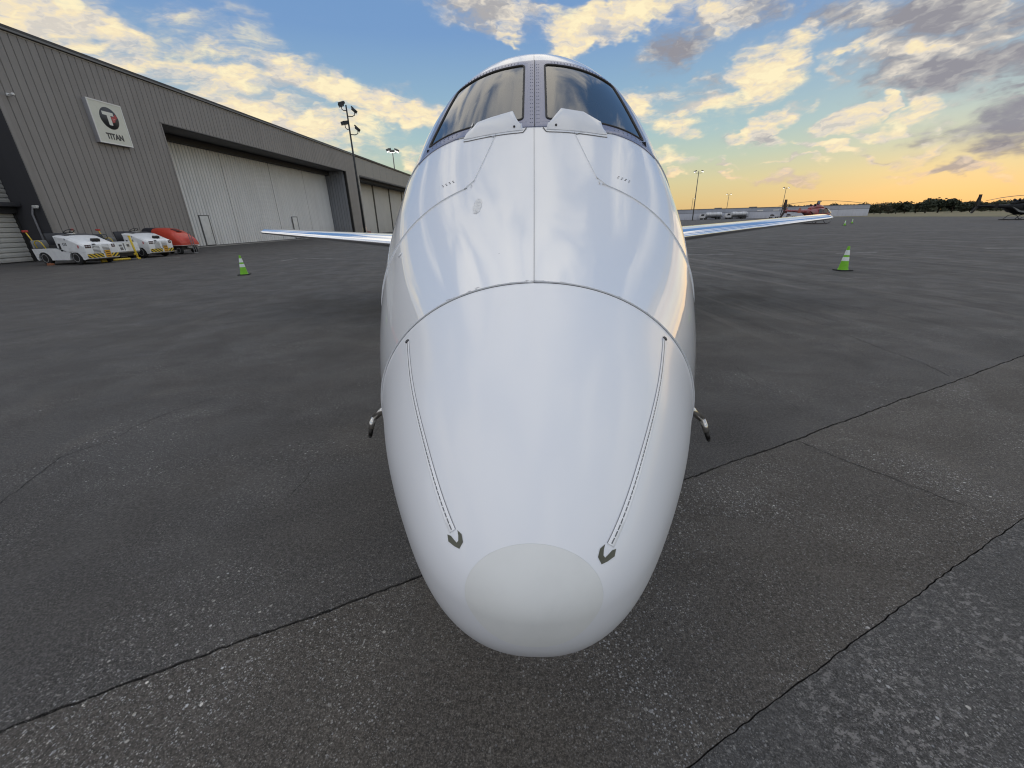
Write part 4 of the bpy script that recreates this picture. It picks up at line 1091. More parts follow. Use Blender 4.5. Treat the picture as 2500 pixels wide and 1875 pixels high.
# ------------------------------------------------------------------ ramp vehicles by the hangar
veh_white = pbr('vehicle_white', (.82, .83, .83), .35, coat=.3, grime=.20, grime_scale=4)
veh_grey = pbr('vehicle_grey', (.40, .42, .43), .5, grime=.3, grime_scale=4)
veh_yellow = pbr('safety_yellow', (.70, .50, .04), .45, grime=.25, grime_scale=8)
rim_m = pbr('wheel_rim', (.34, .34, .34), .5, grime=.5, grime_scale=12)
red_m = pbr('beacon_red', (.45, .04, .03), .3)
lens_m = pbr('lamp_lens_dark', (.10, .09, .09), .15)
hazard = hazard_mat('hazard_stripes'); hazard2 = hazard_mat('hazard_stripes_flipped', flip=-1)
placard = pbr('placard_orange', (.72, .38, .03), .5)
seat_blk = pbr('seat_vinyl', (.02, .02, .023), .5)
sticker = pbr('sticker_ink', (.02, .02, .022), .6)
def wheel(parent, x, y, r, w, face):
    """tyre on an axle along y; face = side carrying the visible rim"""
    mb = MB(); a = y - w / 2; b = y + w / 2
    prf = [(a, r * .60), (a + .01, r * .84), (a + w * .18, r * .97), (a + w * .4, r), (b - w * .4, r), (b - w * .18, r * .97), (b - .01, r * .84), (b, r * .60)]
    mb.loft([[Vector((x + rr * math.cos(TAU * k / 28), yy, r + rr * math.sin(TAU * k / 28))) for k in range(28)] for yy, rr in prf])
    t = mb.build('wheel', tyre_m, parent)
    mb = MB(); f = face; y0 = y + f * w * .5
    prf = [(y0 + f * .004, r * .62), (y0 + f * .006, r * .54), (y0 - f * .05, r * .48), (y0 - f * .06, r * .22), (y0 - f * .01, r * .18), (y0 - f * .01, .001)]
    mb.loft([[Vector((x + rr * math.cos(TAU * k / 24), yy, r + rr * math.sin(TAU * k / 24))) for k in range(24)] for yy, rr in prf], cap=False)
    bmesh.ops.recalc_face_normals(mb.bm, faces=mb.bm.faces[:])
    mb.build('rim', rim_m, t)
    mb = MB()
    for k in range(6):
        a_ = TAU * k / 6; mb.cyl((x + r * .34 * math.cos(a_), y0 - f * .058, r + r * .34 * math.sin(a_)), (x + r * .34 * math.cos(a_), y0 - f * .035, r + r * .34 * math.sin(a_)), .018, .014, 6)
    o = mb.build('lug_nut', black_m, t); o['kind'] = 'stuff'
    return t
def arch(cx_, r, z0, n=9):
    return [(cx_ - r * math.cos(math.pi * i / n), z0 + r * .92 * math.sin(math.pi * i / n)) for i in range(n + 1)]
def tractor(label, loc, rz, number):
    t = thing('baggage_tractor', label, 'tractor', loc, rz, 'baggage tractors beside the hangar wall')
    hw = .70
    # side skirts with wheel arches, built as one tub: outline in x-z extruded across, left hollow underneath by the arches
    low = .23
    tub = [(-1.60, low + .05)] + [(-1.52, low)] + arch(-1.05, .44, low) + [(-.5, low), (.5, low)] + arch(1.05, .44, low) + [(1.62, low), (1.76, low + .04), (1.74, .56), (.30, .66), (-.1, .80), (-1.70, .80)]
    mb = MB(); mb.prism(tub, 'y', -hw, hw); 
    b = mb.build('body', veh_white, t)
    mb = MB(); mb.box((0, 0, .36), (3.3, hw * 1.5, .30)); mb.build('chassis', black_m, t)
    # bonnet: wedge from the cowl down to the nose
    prof_top = [(.02, 1.42), (.16, 1.44), (.75, 1.36), (1.30, 1.14), (1.70, .99), (1.755, .93)]
    rings = []
    for i, (x, z) in enumerate(prof_top):
        wv = hw - .03 * (i < 1) ; zb = .58 if x > .3 else .80
        r_ = [(-wv, zb), (-wv, z - .10), (-wv + .06, z - .02), (-wv * .5, z + .015), (0, z + .02), (wv * .5, z + .015), (wv - .06, z - .02), (wv, z - .10), (wv, zb)]
        rings.append([Vector((x, y, zz)) for y, zz in r_])
    mb = MB(); mb.loft(rings); bn = mb.build('bonnet', veh_white, t, 30)
    mb = MB(); mb.prism([(-.02, 1.36), (.70, 1.33), (.60, 1.405), (.14, 1.475), (.0, 1.46)], 'y', -.52, .60); mb.build('dashboard', pbr('dash_grey', (.07, .07, .075), .6), bn)
    mb = MB(); mb.box((.05, .0, 1.10), (.06, 1.3, .6), Matrix.Rotation(R(-14), 3, 'Y')); mb.build('cowl_panel', veh_white, bn)
    mb = MB(); mb.box((.32, -.08, 1.472), (.30, .22, .006), Matrix.Rotation(R(6), 3, 'Y')); mb.build('paper_notice', door_white, bn)
    # nose: two grilles of slats, lamps, hazard chevrons, placard
    nose = MB(); nose.box((1.762, 0, .60), (.05, 1.38, .66), Matrix.Rotation(R(2), 3, 'Y'), .02); ns = nose.build('nose_panel', veh_white, t)
    for y0 in (-.21, .20):
        for k in range(7):
            mb = MB(); mb.box((1.792, y0, .90 - k * .062), (.012, .30, .022), Matrix.Rotation(R(25), 3, 'Y')); mb.build('grille_slat', sticker, ns)
    for y0 in (-.52, .55):
        mb = MB(); mb.box((1.79, y0, .86), (.02, .25 if y0 < 0 else .16, .16), None, .01); hl = mb.build('lamp_surround', pbr('lamp_surround', (.05, .02, .02), .4), ns)
        for dy in ((-.055, .055) if y0 < 0 else (0,)):
            mb = MB(); mb.cyl((1.796, y0 + dy, .86), (1.808, y0 + dy, .86), .046, .040, 14); mb.build('headlight', pbr('headlight_glass', (.45, .42, .42), .12), ns)
    mb = MB(); mb.box((1.793, -.32, .405), (.014, .66, .19)); mb.build('hazard_panel', hazard, ns)
    mb = MB(); mb.box((1.793, .52, .40), (.014, .30, .19)); mb.build('hazard_panel', hazard2, ns)
    mb = MB(); mb.box((1.797, .22, .47), (.012, .24, .34)); pl_ = mb.build('placard', placard, ns)
    mb = MB()
    for k in range(3): mb.box((1.805, .22, .57 - k * .10), (.004, .16, .05))
    mb.build('placard_print', pbr('placard_ink', (.16, .07, .01), .6), ns)
    me = text_mesh('JP', .19, .006, .008); me.materials.append(sticker); o = link('lettering', me, ns, (1.793, -.26, .905)); o.rotation_euler = (R(90), 0, R(90))
    mb = MB(); mb.box((1.50, .06, 1.15), (.16, .34, .15), Matrix.Rotation(R(14), 3, 'Y'), .03); mb.build('camera_box', black_m, bn)
    mb = MB(); mb.tube([(1.55, .06, 1.10), (1.62, .06, 1.0)], .02, 6); mb.build('box_bracket', black_m, bn)
    # numbers on the flank
    for txt, sz, x, z in ((number, .19, .62, .98), ('JP', .10, .75, 1.22)):
        me = text_mesh(txt, sz, .006, .004); me.materials.append(sticker if txt != 'JP' else pbr('faded_ink', (.30, .32, .36), .6)); o = link('lettering', me, b, (x, -hw - .004, z)); o.rotation_euler = (R(90), 0, 0)
    mb = MB(); mb.box((.26, -hw - .004, .90), (.13, .012, .26), None, .01); mb.box((.30, -hw - .004, .70), (.10, .014, .08)); mb.build('access_panel', sticker, b)
    mb = MB(); mb.box((1.45, -hw - .003, .86), (.10, .008, .14)); mb.build('sticker', pbr('sticker_red', (.5, .18, .18), .6), b)
    # driver station
    mb = MB(); mb.box((-.55, .0, .88), (.62, 1.0, .16), None, .04); mb.box((-.86, 0, 1.20), (.13, .95, .66), Matrix.Rotation(R(-14), 3, 'Y'), .05); mb.build('seat', seat_blk, t)
    mb = MB(); mb.box((-.10, 0, .812), (.5, 1.3, .02)); mb.box((-1.45, 0, .815), (.75, 1.3, .03)); mb.build('deck_mat', pbr('deck_black', (.03, .03, .03), .8), t)
    mb = MB(); mb.tube([(.20, -.02, 1.40), (.10, -.02, 1.56)], .025, 8)
    ct = Vector((.10, -.02, 1.58)); n_ = Vector((-.5, 0, .87)).normalized(); u_ = Vector((0, 1, 0)); v_ = n_.cross(u_)
    mb.tube([ct + (u_ * math.cos(TAU * k / 24) + v_ * math.sin(TAU * k / 24)) * .20 for k in range(24)], .017, 6, closed=True)
    for k in range(3): mb.tube([ct - n_ * .04, ct + (u_ * math.cos(TAU * k / 3 + .5) + v_ * math.sin(TAU * k / 3 + .5)) * .2], .013, 6)
    mb.build('steering_wheel', black_m, t)
    for y in (-.62, .62):
        mb = MB(); mb.tube([(-1.42, y, .80), (-1.50, y, 1.08), (-1.38, y, 1.17), (-1.15, y, 1.18), (-1.02, y, 1.10), (-.86, y, .80)], .022, 8); mb.build('side_rail', veh_yellow, t)
    mb = MB(); mb.box((-1.62, 0, 1.0), (.10, 1.3, .40), None, .01); mb.build('rear_plate', pbr('plate_grey', (.30, .30, .29), .6), t)
    mb = MB(); mb.tube([(-1.60, -.58, 1.10), (-1.80, -.60, 1.60)], .025, 8); po = mb.build('beacon_post', veh_yellow, t)
    mb = MB(); mb.box((-1.82, -.6, 1.64), (.12, .20, .10), None, .02); mb.build('beacon', red_m, po)
    mb = MB(); mb.tube([(-1.85, -.1, .42), (-2.1, -.1, .42)], .04, 8); mb.build('hitch', black_m, t)
    for x in (-1.05, 1.05):
        for y in (-.60, .60): wheel(t, x, y, .335, .20, -1 if y < 0 else 1)
    t.scale = (1.0, 1.2, 1.08)
    return t
tr1 = tractor('white baggage tractor nearest the roller door, steering wheel up, striped yellow nose', (-25.95, 22.66, 0), R(-6), '113')
tractor('white baggage tractor beside the red power cart, striped yellow nose', (-26.6, 27.25, 0), R(-6), '110')
# plain white tug between the two
mt = thing('belt_tug', 'boxy dull white tug with grey flank parked between the two striped tractors', 'tug', (-26.75, 25.15, 0), R(-6))
mb = MB(); mb.prism([(-1.5, .42), (1.45, .42), (1.55, .50), (1.50, 1.02), (.55, 1.06), (.40, .90), (-1.5, .90)], 'y', -.78, .78); bd = mb.build('body', veh_white, mt)
mb = MB(); mb.box((.90, -.786, .72), (1.1, .02, .50)); mb.build('side_panel', veh_grey, bd)
mb = MB(); mb.box((1.535, -.1, .72), (.02, .05, .5)); mb.box((1.535, -.30, .85), (.03, .14, .10)); mb.box((1.535, -.28, .66), (.03, .16, .16)); mb.box((1.535, .15, .84), (.03, .12, .14)); mb.build('front_fitting', pbr('fitting_grey', (.18, .18, .18), .5), bd)
me = text_mesh('PMC', .20, .006, .004); me.materials.append(sticker); o = link('lettering', me, bd, (.85, -.80, .80)); o.rotation_euler = (R(90), 0, 0)
mb = MB(); mb.box((0, 0, .34), (2.7, 1.2, .24)); mb.build('chassis', black_m, mt)
mb = MB(); mb.box((-.25, 0, 1.0), (.6, 1.0, .16), None, .04); mb.box((-.5, 0, 1.28), (.12, .95, .5), Matrix.Rotation(R(-16), 3, 'Y'), .04); mb.build('seat', seat_blk, mt)
mb = MB(); mb.box((-.95, -.2, 1.05), (.5, .7, .22), None, .05); mb.build('tool_bag', pbr('canvas_brown', (.16, .12, .08), .9), mt)
mb = MB(); mb.tube([(-.8, -.7, .9), (-.95, -.72, 1.78)], .022, 8); po = mb.build('beacon_post', pbr('post_tan', (.45, .38, .26), .6), mt)
mb = MB(); mb.box((-.96, -.72, 1.82), (.10, .12, .10), None, .02); mb.build('beacon', red_m, po)
mb = MB(); mb.tube([(-.3, -.74, .92), (-.1, -.74, 1.14), (.28, -.74, 1.12), (.40, -.74, .92)], .02, 8); mb.build('side_rail', pbr('post_tan', (.45, .38, .26), .6), mt)
mb = MB(); mb.tube([(.35, 0, 1.0), (.2, 0, 1.3)], .025, 8)
ct = Vector((.18, 0, 1.33)); mb.tube([ct + Vector((.08 * math.sin(TAU * k / 20), .19 * math.cos(TAU * k / 20), .17 * math.sin(TAU * k / 20))) for k in range(20)], .016, 6, closed=True); mb.build('steering_wheel', black_m, mt)
for x in (-.95, .95):
    for y in (-.62, .62): wheel(mt, x, y, .30, .20, -1 if y < 0 else 1)
# tow bars
tb = thing('tow_bar', 'yellow tow bar leaning upright against the dull white tug', 'tow bar', (-24.92, 25.20, 0), R(-6))
mb = MB(); mb.tube([(.04, 0, .03), (-.05, .02, .55), (-.14, .04, 1.36)], .055, 8); mb.build('bar', veh_yellow, tb)
mb = MB(); mb.box((.04, 0, .05), (.14, .22, .09), None, .02); mb.cyl((-.05, -.1, .30), (-.05, .1, .30), .05, .05, 10); mb.build('bar_foot', veh_yellow, tb)
mb = MB(); mb.box((-.15, .04, 1.37), (.10, .14, .05), None, .01); mb.build('tow_eye', veh_yellow, tb)
tb = thing('tow_bar', 'yellow tow bar lying on the ground in front of the dull white tug', 'tow bar', (-24.75, 23.6, 0), R(70))
mb = MB(); mb.tube([(-.55, 0, .10), (.75, .05, .10)], .055, 8); mb.build('bar', veh_yellow, tb)
mb = MB(); mb.box((-.55, 0, .10), (.28, .16, .17), None, .02); mb.build('bar_foot', veh_yellow, tb)
mb = MB(); mb.tube([(.75, .05, .10), (1.15, .10, .08)], .025, 6); mb.build('tow_eye', pbr('steel_grey', (.16, .16, .16), .6), tb)
ch = MB(); ch.prism([(-.14, 0), (.14, 0), (.11, .10), (-.10, .12)], 'y', -.09, .09)
tag(ch.build('wheel_chock', pbr('chock_brown', (.30, .12, .06), .8), None, loc=(-26.75, 21.8, 0)), 'small rust coloured wheel chock under the nearest white tractor', 'chock')

# red ground power cart
rc = thing('power_cart', 'red ground power cart with rounded nose and black rear beside the white doors', 'power cart', (-26.6, 30.15, 0), R(-9))
red_p = pbr('cart_red', (.56, .050, .022), .42, coat=.3, grime=.35, grime_scale=5, grime_col=(.34, .03, .015))
nav = pbr('cart_black', (.017, .018, .026), .5)
def cart_ring(x, zt, zb, w):
    return [Vector((x, y, z)) for y, z in [(-w, zb), (-w * 1.02, (zb * .6 + zt * .4)), (-w * .93, zb * .22 + zt * .78), (-w * .72, zt - .04), (-w * .35, zt), (w * .35, zt), (w * .72, zt - .04), (w * .93, zb * .22 + zt * .78), (w * 1.02, zb * .6 + zt * .4), (w, zb)]]
mb = MB(); mb.loft([cart_ring(*q) for q in ((-.95, 1.80, .98, .66), (-.6, 1.82, .90, .70), (0, 1.77, .72, .73), (.6, 1.60, .64, .74), (1.05, 1.36, .62, .73), (1.35, 1.10, .62, .70), (1.48, .86, .62, .66))])
hd = mb.build('hood', red_p, rc, 60)
mb = MB(); mb.loft([cart_ring(*q) for q in ((-2.0, 1.78, 1.36, .50), (-1.85, 1.84, 1.22, .58), (-1.3, 1.84, 1.08, .64), (-.953, 1.80, .98, .657))]); mb.build('rear_cover', nav, rc, 60)
mb = MB(); mb.box((.55, .0, 1.632), (.62, .34, .03), Matrix.Rotation(R(17), 3, 'Y'), .01); mb.build('hood_vent', pbr('vent_dark', (.10, .02, .015), .7), hd)
mb = MB(); mb.box((-.25, -.742, 1.17), (1.35, .03, .07), Matrix.Rotation(R(13), 3, 'Y')); mb.box((.62, -.745, .93), (.34, .03, .07), Matrix.Rotation(R(13), 3, 'Y')); mb.build('side_trim', pbr('trim_grey', (.22, .21, .22), .5), hd)
mb = MB(); mb.box((.52, 0, .60), (1.98, 1.50, .05), None, .015); mb.build('bumper_strip', pbr('strip_pink', (.55, .42, .40), .5), rc)
mb = MB(); mb.box((-.2, 0, .42), (2.9, 1.1, .26)); mb.box((-1.0, 0, .7), (1.4, 1.0, .4)); mb.build('chassis', black_m, rc)
for y in (-.42, .42):
    mb = MB(); mb.box((1.42, y, .74), (.10, .20, .11), None, .02); mb.build('lamp', pbr('lamp_dull', (.16, .14, .15), .3), rc)
mb = MB(); mb.box((1.25, .0, .48), (.3, .34, .18), None, .03); mb.build('connector_box', pbr('box_grey', (.40, .38, .38), .5), rc)
for x in (-1.1, 1.0):
    for y in (-.55, .55): wheel(rc, x, y, .27, .18, -1 if y < 0 else 1)
db = MB()
for y in (-.09, .09): db.tube([(1.72, y, .05), (1.60, y, 1.50)], .022, 6)
for k in range(7): db.tube([(1.705 - .017 * k, -.09, .22 + k * .19), (1.69 - .017 * k, .09, .36 + k * .19)], .014, 5)
db.tube([(1.60, 0, 1.45), (1.58, 0, 1.72)], .022, 6); db.box((1.72, 0, .06), (.12, .30, .08), None, .01)
tag(db.build('drawbar', pbr('drawbar_grey', (.17, .17, .17), .55), rc), 'grey lattice drawbar folded upright')

# ------------------------------------------------------------------ traffic cones
lime = pbr('cone_lime', (.20, .55, .02), .5, grime=.25, grime_scale=12, emit=None)
refl = pbr('cone_collar', (.74, .80, .77), .35)
rub = pbr('cone_base', (.012, .012, .012), .8)
def cone(label, loc, rz):
    t = thing('traffic_cone', label, 'traffic cone', loc, rz, 'green traffic cones on the apron')
    h = .71; rr = lambda z: .135 * (1 - z / h) + .028 * (z / h)
    def band(z0, z1, off, n=28): return [[Vector(((rr(z) + off) * math.cos(TAU * k / n), (rr(z) + off) * math.sin(TAU * k / n), z)) for k in range(n)] for z in (z0, z1)]
    mb = MB(); mb.loft(band(.03, .05, .012) + band(.055, h, 0)); mb.build('cone_body', lime, t, 50)
    for z0, z1 in ((.29, .40), (.46, .60)):
        mb = MB(); mb.loft(band(z0, z1, .003)); mb.build('reflective_collar', refl, t, 50)
    mb = MB(); mb.box((0, 0, .016), (.37, .37, .032), None, .012); mb.build('base', rub, t)
    return t
c1 = cone('lime green cone standing alone on the left of the jet', (-11.05, 15.25, 0), .3)
dup(c1, (9.42, 13.3, 0), .1, 'lime green cone standing alone on the right of the jet')
dup(c1, (42.2, 61.5, 0), .5, 'small distant green cone, the nearer of the pair by the red helicopter')
dup(c1, (50.8, 72.5, 0), .9, 'small distant green cone, the farther of the pair by the red helicopter')

# ------------------------------------------------------------------ odds and ends at the foot of the tall mast
conc = pbr('bollard_concrete', (.50, .47, .38), .85, grime=.5, grime_scale=8)
for lab, x, y, h, m_ in (('cream bollard with rounded top beside the tall mast foot', -25.7, 63.6, 1.25, pbr('bollard_cream', (.55, .48, .30), .6, grime=.4)),
                        ('slim pale bollard in front of the red fire cart', -26.7, 67.2, 1.35, pbr('bollard_pale', (.60, .52, .42), .6, grime=.3))):
    b = thing('bollard', lab, 'bollard', (x, y, 0), 0, 'bollards guarding the mast')
    mb = MB(); mb.cyl((0, 0, 0), (0, 0, h), .10, .10, 14); mb.cyl((0, 0, h), (0, 0, h + .06), .10, .05, 14); mb.build('post', m_, b)
    mb = MB(); mb.cyl((0, 0, 0), (0, 0, .04), .16, .15, 14); mb.build('footing', conc, b)
fc = thing('fire_cart', 'small red wheeled fire extinguisher cart near the foot of the mast', 'fire cart', (-27.2, 68.2, 0), R(-20))
ext = pbr('extinguisher_red', (.33, .03, .025), .35)
mb = MB(); mb.cyl((0, 0, .35), (0, 0, 1.25), .23, .23, 18); mb.cyl((0, 0, 1.25), (0, 0, 1.45), .23, .06, 18); mb.build('cylinder', ext, fc)
mb = MB(); mb.tube([(.1, -.22, .25), (-.25, -.22, 1.5), (-.45, -.22, 1.7), (-.45, .22, 1.7), (-.25, .22, 1.5), (.1, .22, .25)], .025, 6); mb.build('handle', pbr('cart_frame', (.30, .20, .18), .5), fc)
mb = MB(); mb.box((.55, 0, .5), (.55, .5, .35), None, .05); mb.build('hose_box', ext, fc)
for y in (-.33, .33): wheel(fc, .05, y, .30, .12, -1 if y < 0 else 1)

# ------------------------------------------------------------------ light masts
mast_m = pbr('mast_dark', (.028, .032, .034), .6); mast_grey = pbr('mast_grey', (.13, .13, .12), .6)
lamp_on = pbr('lamp_lit', (.9, .9, .88), .4, emit=(1, .96, .88), emit_str=2.2)
def mast(label, x, y, h, r, mat, heads, lit, arms=.9, face=0):
    t = thing('light_mast', label, 'light mast', (x, y, 0), face, 'light masts round the apron')
    mb = MB(); mb.cyl((0, 0, 0), (0, 0, h), r, r * .55, 12); mb.cyl((0, 0, 0), (0, 0, .12), r * 2.2, r * 2.2, 12); mb.build('pole', mat, t)
    for (ax, ay, az, tilt) in heads:
        mb = MB(); d = Vector((ax, ay, 0)).normalized()
        tip = Vector((ax, ay, az)) * 1
        mb.tube([(0, 0, az - .55), Vector((ax * .6, ay * .6, az - .6)), Vector((ax * .95, ay * .95, az - .45)), tip], r * .32, 6)
        arm = mb.build('arm', mat, t)
        rot = Matrix.Rotation(math.atan2(d.y, d.x), 3, 'Z') @ Matrix.Rotation(R(tilt), 3, 'Y')
        mb = MB(); mb.box(tip + Vector((0, 0, .1)), (arms * .75, arms, arms * .42), rot, .05); mb.box(tip + Vector((0, 0, .1)) + rot @ Vector((-arms * .5, 0, .1)), (arms * .35, arms * .4, arms * .25), rot, .03)
        hd = mb.build('floodlight', mat, t)
        mb = MB(); c_ = tip + Vector((0, 0, .1)) + rot @ Vector((.06, 0, -arms * .24)); mb.box(c_, (arms * .72, arms * .9, .05 if not lit else .22), rot); mb.build('lamp', lamp_on if lit else pbr('lamp_glass_dark', (.12, .12, .12), .2), hd)
    return t
mast('tall dark mast with four unlit floodlights standing against the hangar', -24.9, 62, 16.4, .17, mast_m,
     [(-.55, -.25, 16.35, 18), (1.0, .1, 15.7, 40), (-.35, -.45, 14.2, 12), (1.05, .2, 13.6, 40)], False, .78)
mast('grey mast with bright lamps rising behind the hangar roof', -46.9, 150, 24.4, .26, mast_grey, [(-1.3, -.3, 24.2, 20), (.1, -.9, 23.8, 15), (1.5, .4, 24.1, 25)], True, 1.5)
for lab, x, y, h, hd in (('tallest grey mast with twin lit lamps beyond the jet right wing root', 67.2, 190, 18.9, 2), ('short grey mast with twin lit lamps above the pair of fuel tankers', 148.8, 350, 17.0, 2),
                        ('grey mast with twin lit lamps rising behind the red helicopter', 163.2, 300, 17.7, 2), ('faintest distant mast half hidden beside the tallest right-hand mast', 146.5, 420, 17.4, 1)):
    mast(lab, x, y, h, .24, mast_grey, [(-1.5, -.2, h - .2, 18), (1.5, -.2, h - .2, 18)][:hd] if hd == 2 else [(1.2, -.4, h - .2, 15)], True, .9)

# ------------------------------------------------------------------ long low building on the far edge of the apron
lb = thing('long_building', 'long low pale grey building closing the far side of the apron', 'building', (60, 236, 0), math.atan2(-22, 96))
Lb = 98.5
wl_ = cladding('pale_wall', (.60, .62, .68), .6, .25); wu_ = cladding('upper_wall', (.42, .44, .49), .6, .3)
mb = MB(); mb.box((Lb / 2, 6, 2.5), (Lb - .2, 11.8, 4.9)); mb.build('wall', wl_, lb)
nP = 16
for k in range(nP):
    w = Lb / nP
    mb = MB(); mb.box((w * (k + .5), -.06, 1.55), (w - .06, .10, 3.05)); mb.build('wall_panel', wl_, lb)
    mb = MB(); mb.box((w * (k + .5), -.02, 4.0), (w - .05, .10, 1.75)); mb.build('upper_panel', wu_, lb)
mb = MB(); mb.box((Lb / 2, -.08, 3.13), (Lb, .16, .08)); mb.build('band', pbr('band_dark', (.06, .06, .065), .7), lb)
mb = MB(); mb.box((Lb / 2, 5.9, 4.98), (Lb + .3, 12.3, .16)); mb.build('roof', pbr('roof_edge', (.10, .10, .11), .6), lb)
for x in (34, 50, 75): 
    mb = MB(); mb.box((x, 2, 5.25), (3.2, 2, .4)); mb.build('roof_vent', pbr('vent_grey', (.2, .2, .2), .6), lb)
for x in (53, 60): 
    mb = MB(); mb.box((x, -.12, 3.6), (2.6, .1, .5)); mb.build('wall_lamp', pbr('lamp_pale', (.8, .78, .74), .4), lb)

# ------------------------------------------------------------------ fuel tankers
tank_m = pbr('tank_white', (.66, .67, .68), .35, grime=.3, grime_scale=1.2); cab_m = pbr('cab_white', (.6, .6, .6), .4)
def tanker(label, loc, rz, rack):
    t = thing('fuel_tanker', label, 'tanker', loc, rz, 'fuel tankers parked by the long building')
    mb = MB(); n = 24
    mb.loft([[Vector((x, r * 1.25 * math.cos(TAU * k / n), 2.35 + r * .98 * math.sin(TAU * k / n))) for k in range(n)] for x, r in ((-5.2, .55), (-5.1, .92), (-4.9, 1.0), (1.9, 1.0), (2.1, .92), (2.2, .55))])
    tk_ = mb.build('tank', tank_m, t)
    mb = MB()
    for x in (-4.4, -2.6, -.8, 1.0): mb.loft([[Vector((x + d, 1.28 * math.cos(TAU * k / n), 2.35 + 1.01 * math.sin(TAU * k / n))) for k in range(n)] for d in (-.05, .05)])
    mb.build('tank_band', pbr('band_grey', (.35, .35, .36), .4, .5), tk_)
    mb = MB(); mb.box((-1.4, 0, 3.42), (2.4, .8, .22), None, .04); mb.cyl((-.9, 0, 3.5), (-.9, 0, 3.72), .3, .3, 14); mb.build('manhole', pbr('band_grey', (.35, .35, .36), .4, .5), tk_)
    mb = MB(); mb.box((-.5, 0, 1.12), (10.4, 1.1, .34)); mb.box((-2, -.95, .95), (2.4, .5, .55)); mb.build('chassis', black_m, t)
    mb = MB(); mb.prism([(2.7, .75), (5.2, .75), (5.25, 1.6), (4.75, 2.75), (2.75, 2.8)], 'y', -1.15, 1.15); cb = mb.build('cab', cab_m, t)
    mb = MB(); mb.prism([(3.4, 1.75), (4.95, 1.75), (4.62, 2.55), (3.4, 2.55)], 'y', -1.165, 1.165); mb.build('cab_window', pbr('cab_glass', (.03, .035, .04), .1), cb)
    if rack:
        mb = MB()
        for y in (-1.1, 1.1):
            mb.tube([(-5.9, y, .9), (-5.9, y, 3.6), (-4.6, y, 3.6)], .06, 6)
            for z in (1.7, 2.6): mb.tube([(-5.9, y, z), (-5.25, y, z)], .05, 6)
        mb.tube([(-5.9, -1.1, 3.6), (-5.9, 1.1, 3.6)], .06, 6); mb.build('hose_rack', pbr('rack_grey', (.3, .3, .3), .6), t)
    for x in (-4.3, -3.1, 2.2, 4.1):
        for y in (-.95, .95): wheel(t, x, y, .52, .34, -1 if y < 0 else 1)
    return t
tanker('white fuel tanker with a domed hatch, nearer the jet of the two', (88.6, 226, 0), R(176), False)
tanker('pale fuel tanker with a hose rack at its end, right of the other tanker', (100.2, 224, 0), R(3), True).scale = (-1, 1, 1)
# tow tractor and dolly beside them
for lab, x, y, rz in (('low baggage dolly with pale bed left of the red helicopter tail', 113.5, 214, .05), ('second low dolly close to the red helicopter tail', 120.5, 213, -.1)):
    t = thing('baggage_dolly', lab, 'dolly', (x, y, 0), rz, 'baggage dollies by the long building')
    mb = MB(); mb.box((0, 0, .8), (4.0, 1.7, .16), None, .03); mb.build('bed', pbr('dolly_pale', (.5, .5, .5), .5), t)
    mb = MB(); mb.prism([(-1.6, .9), (-.2, .9), (-.5, 1.5), (-1.4, 1.7)], 'y', -.7, .7); mb.build('load', pbr('load_dark', (.07, .06, .06), .7), t)
    mb = MB(); mb.box((1.2, 0, 1.15), (1.0, 1.2, .5), None, .08); mb.build('bag', pbr('load_pale', (.55, .55, .56), .6), t)
    mb = MB(); mb.tube([(2.0, 0, .7), (3.1, 0, .4)], .06, 6); mb.build('drawbar', black_m, t)
    for wx in (-1.4, 1.4):
        for wy in (-.75, .75): wheel(t, wx, wy, .32, .2, -1 if wy < 0 else 1)

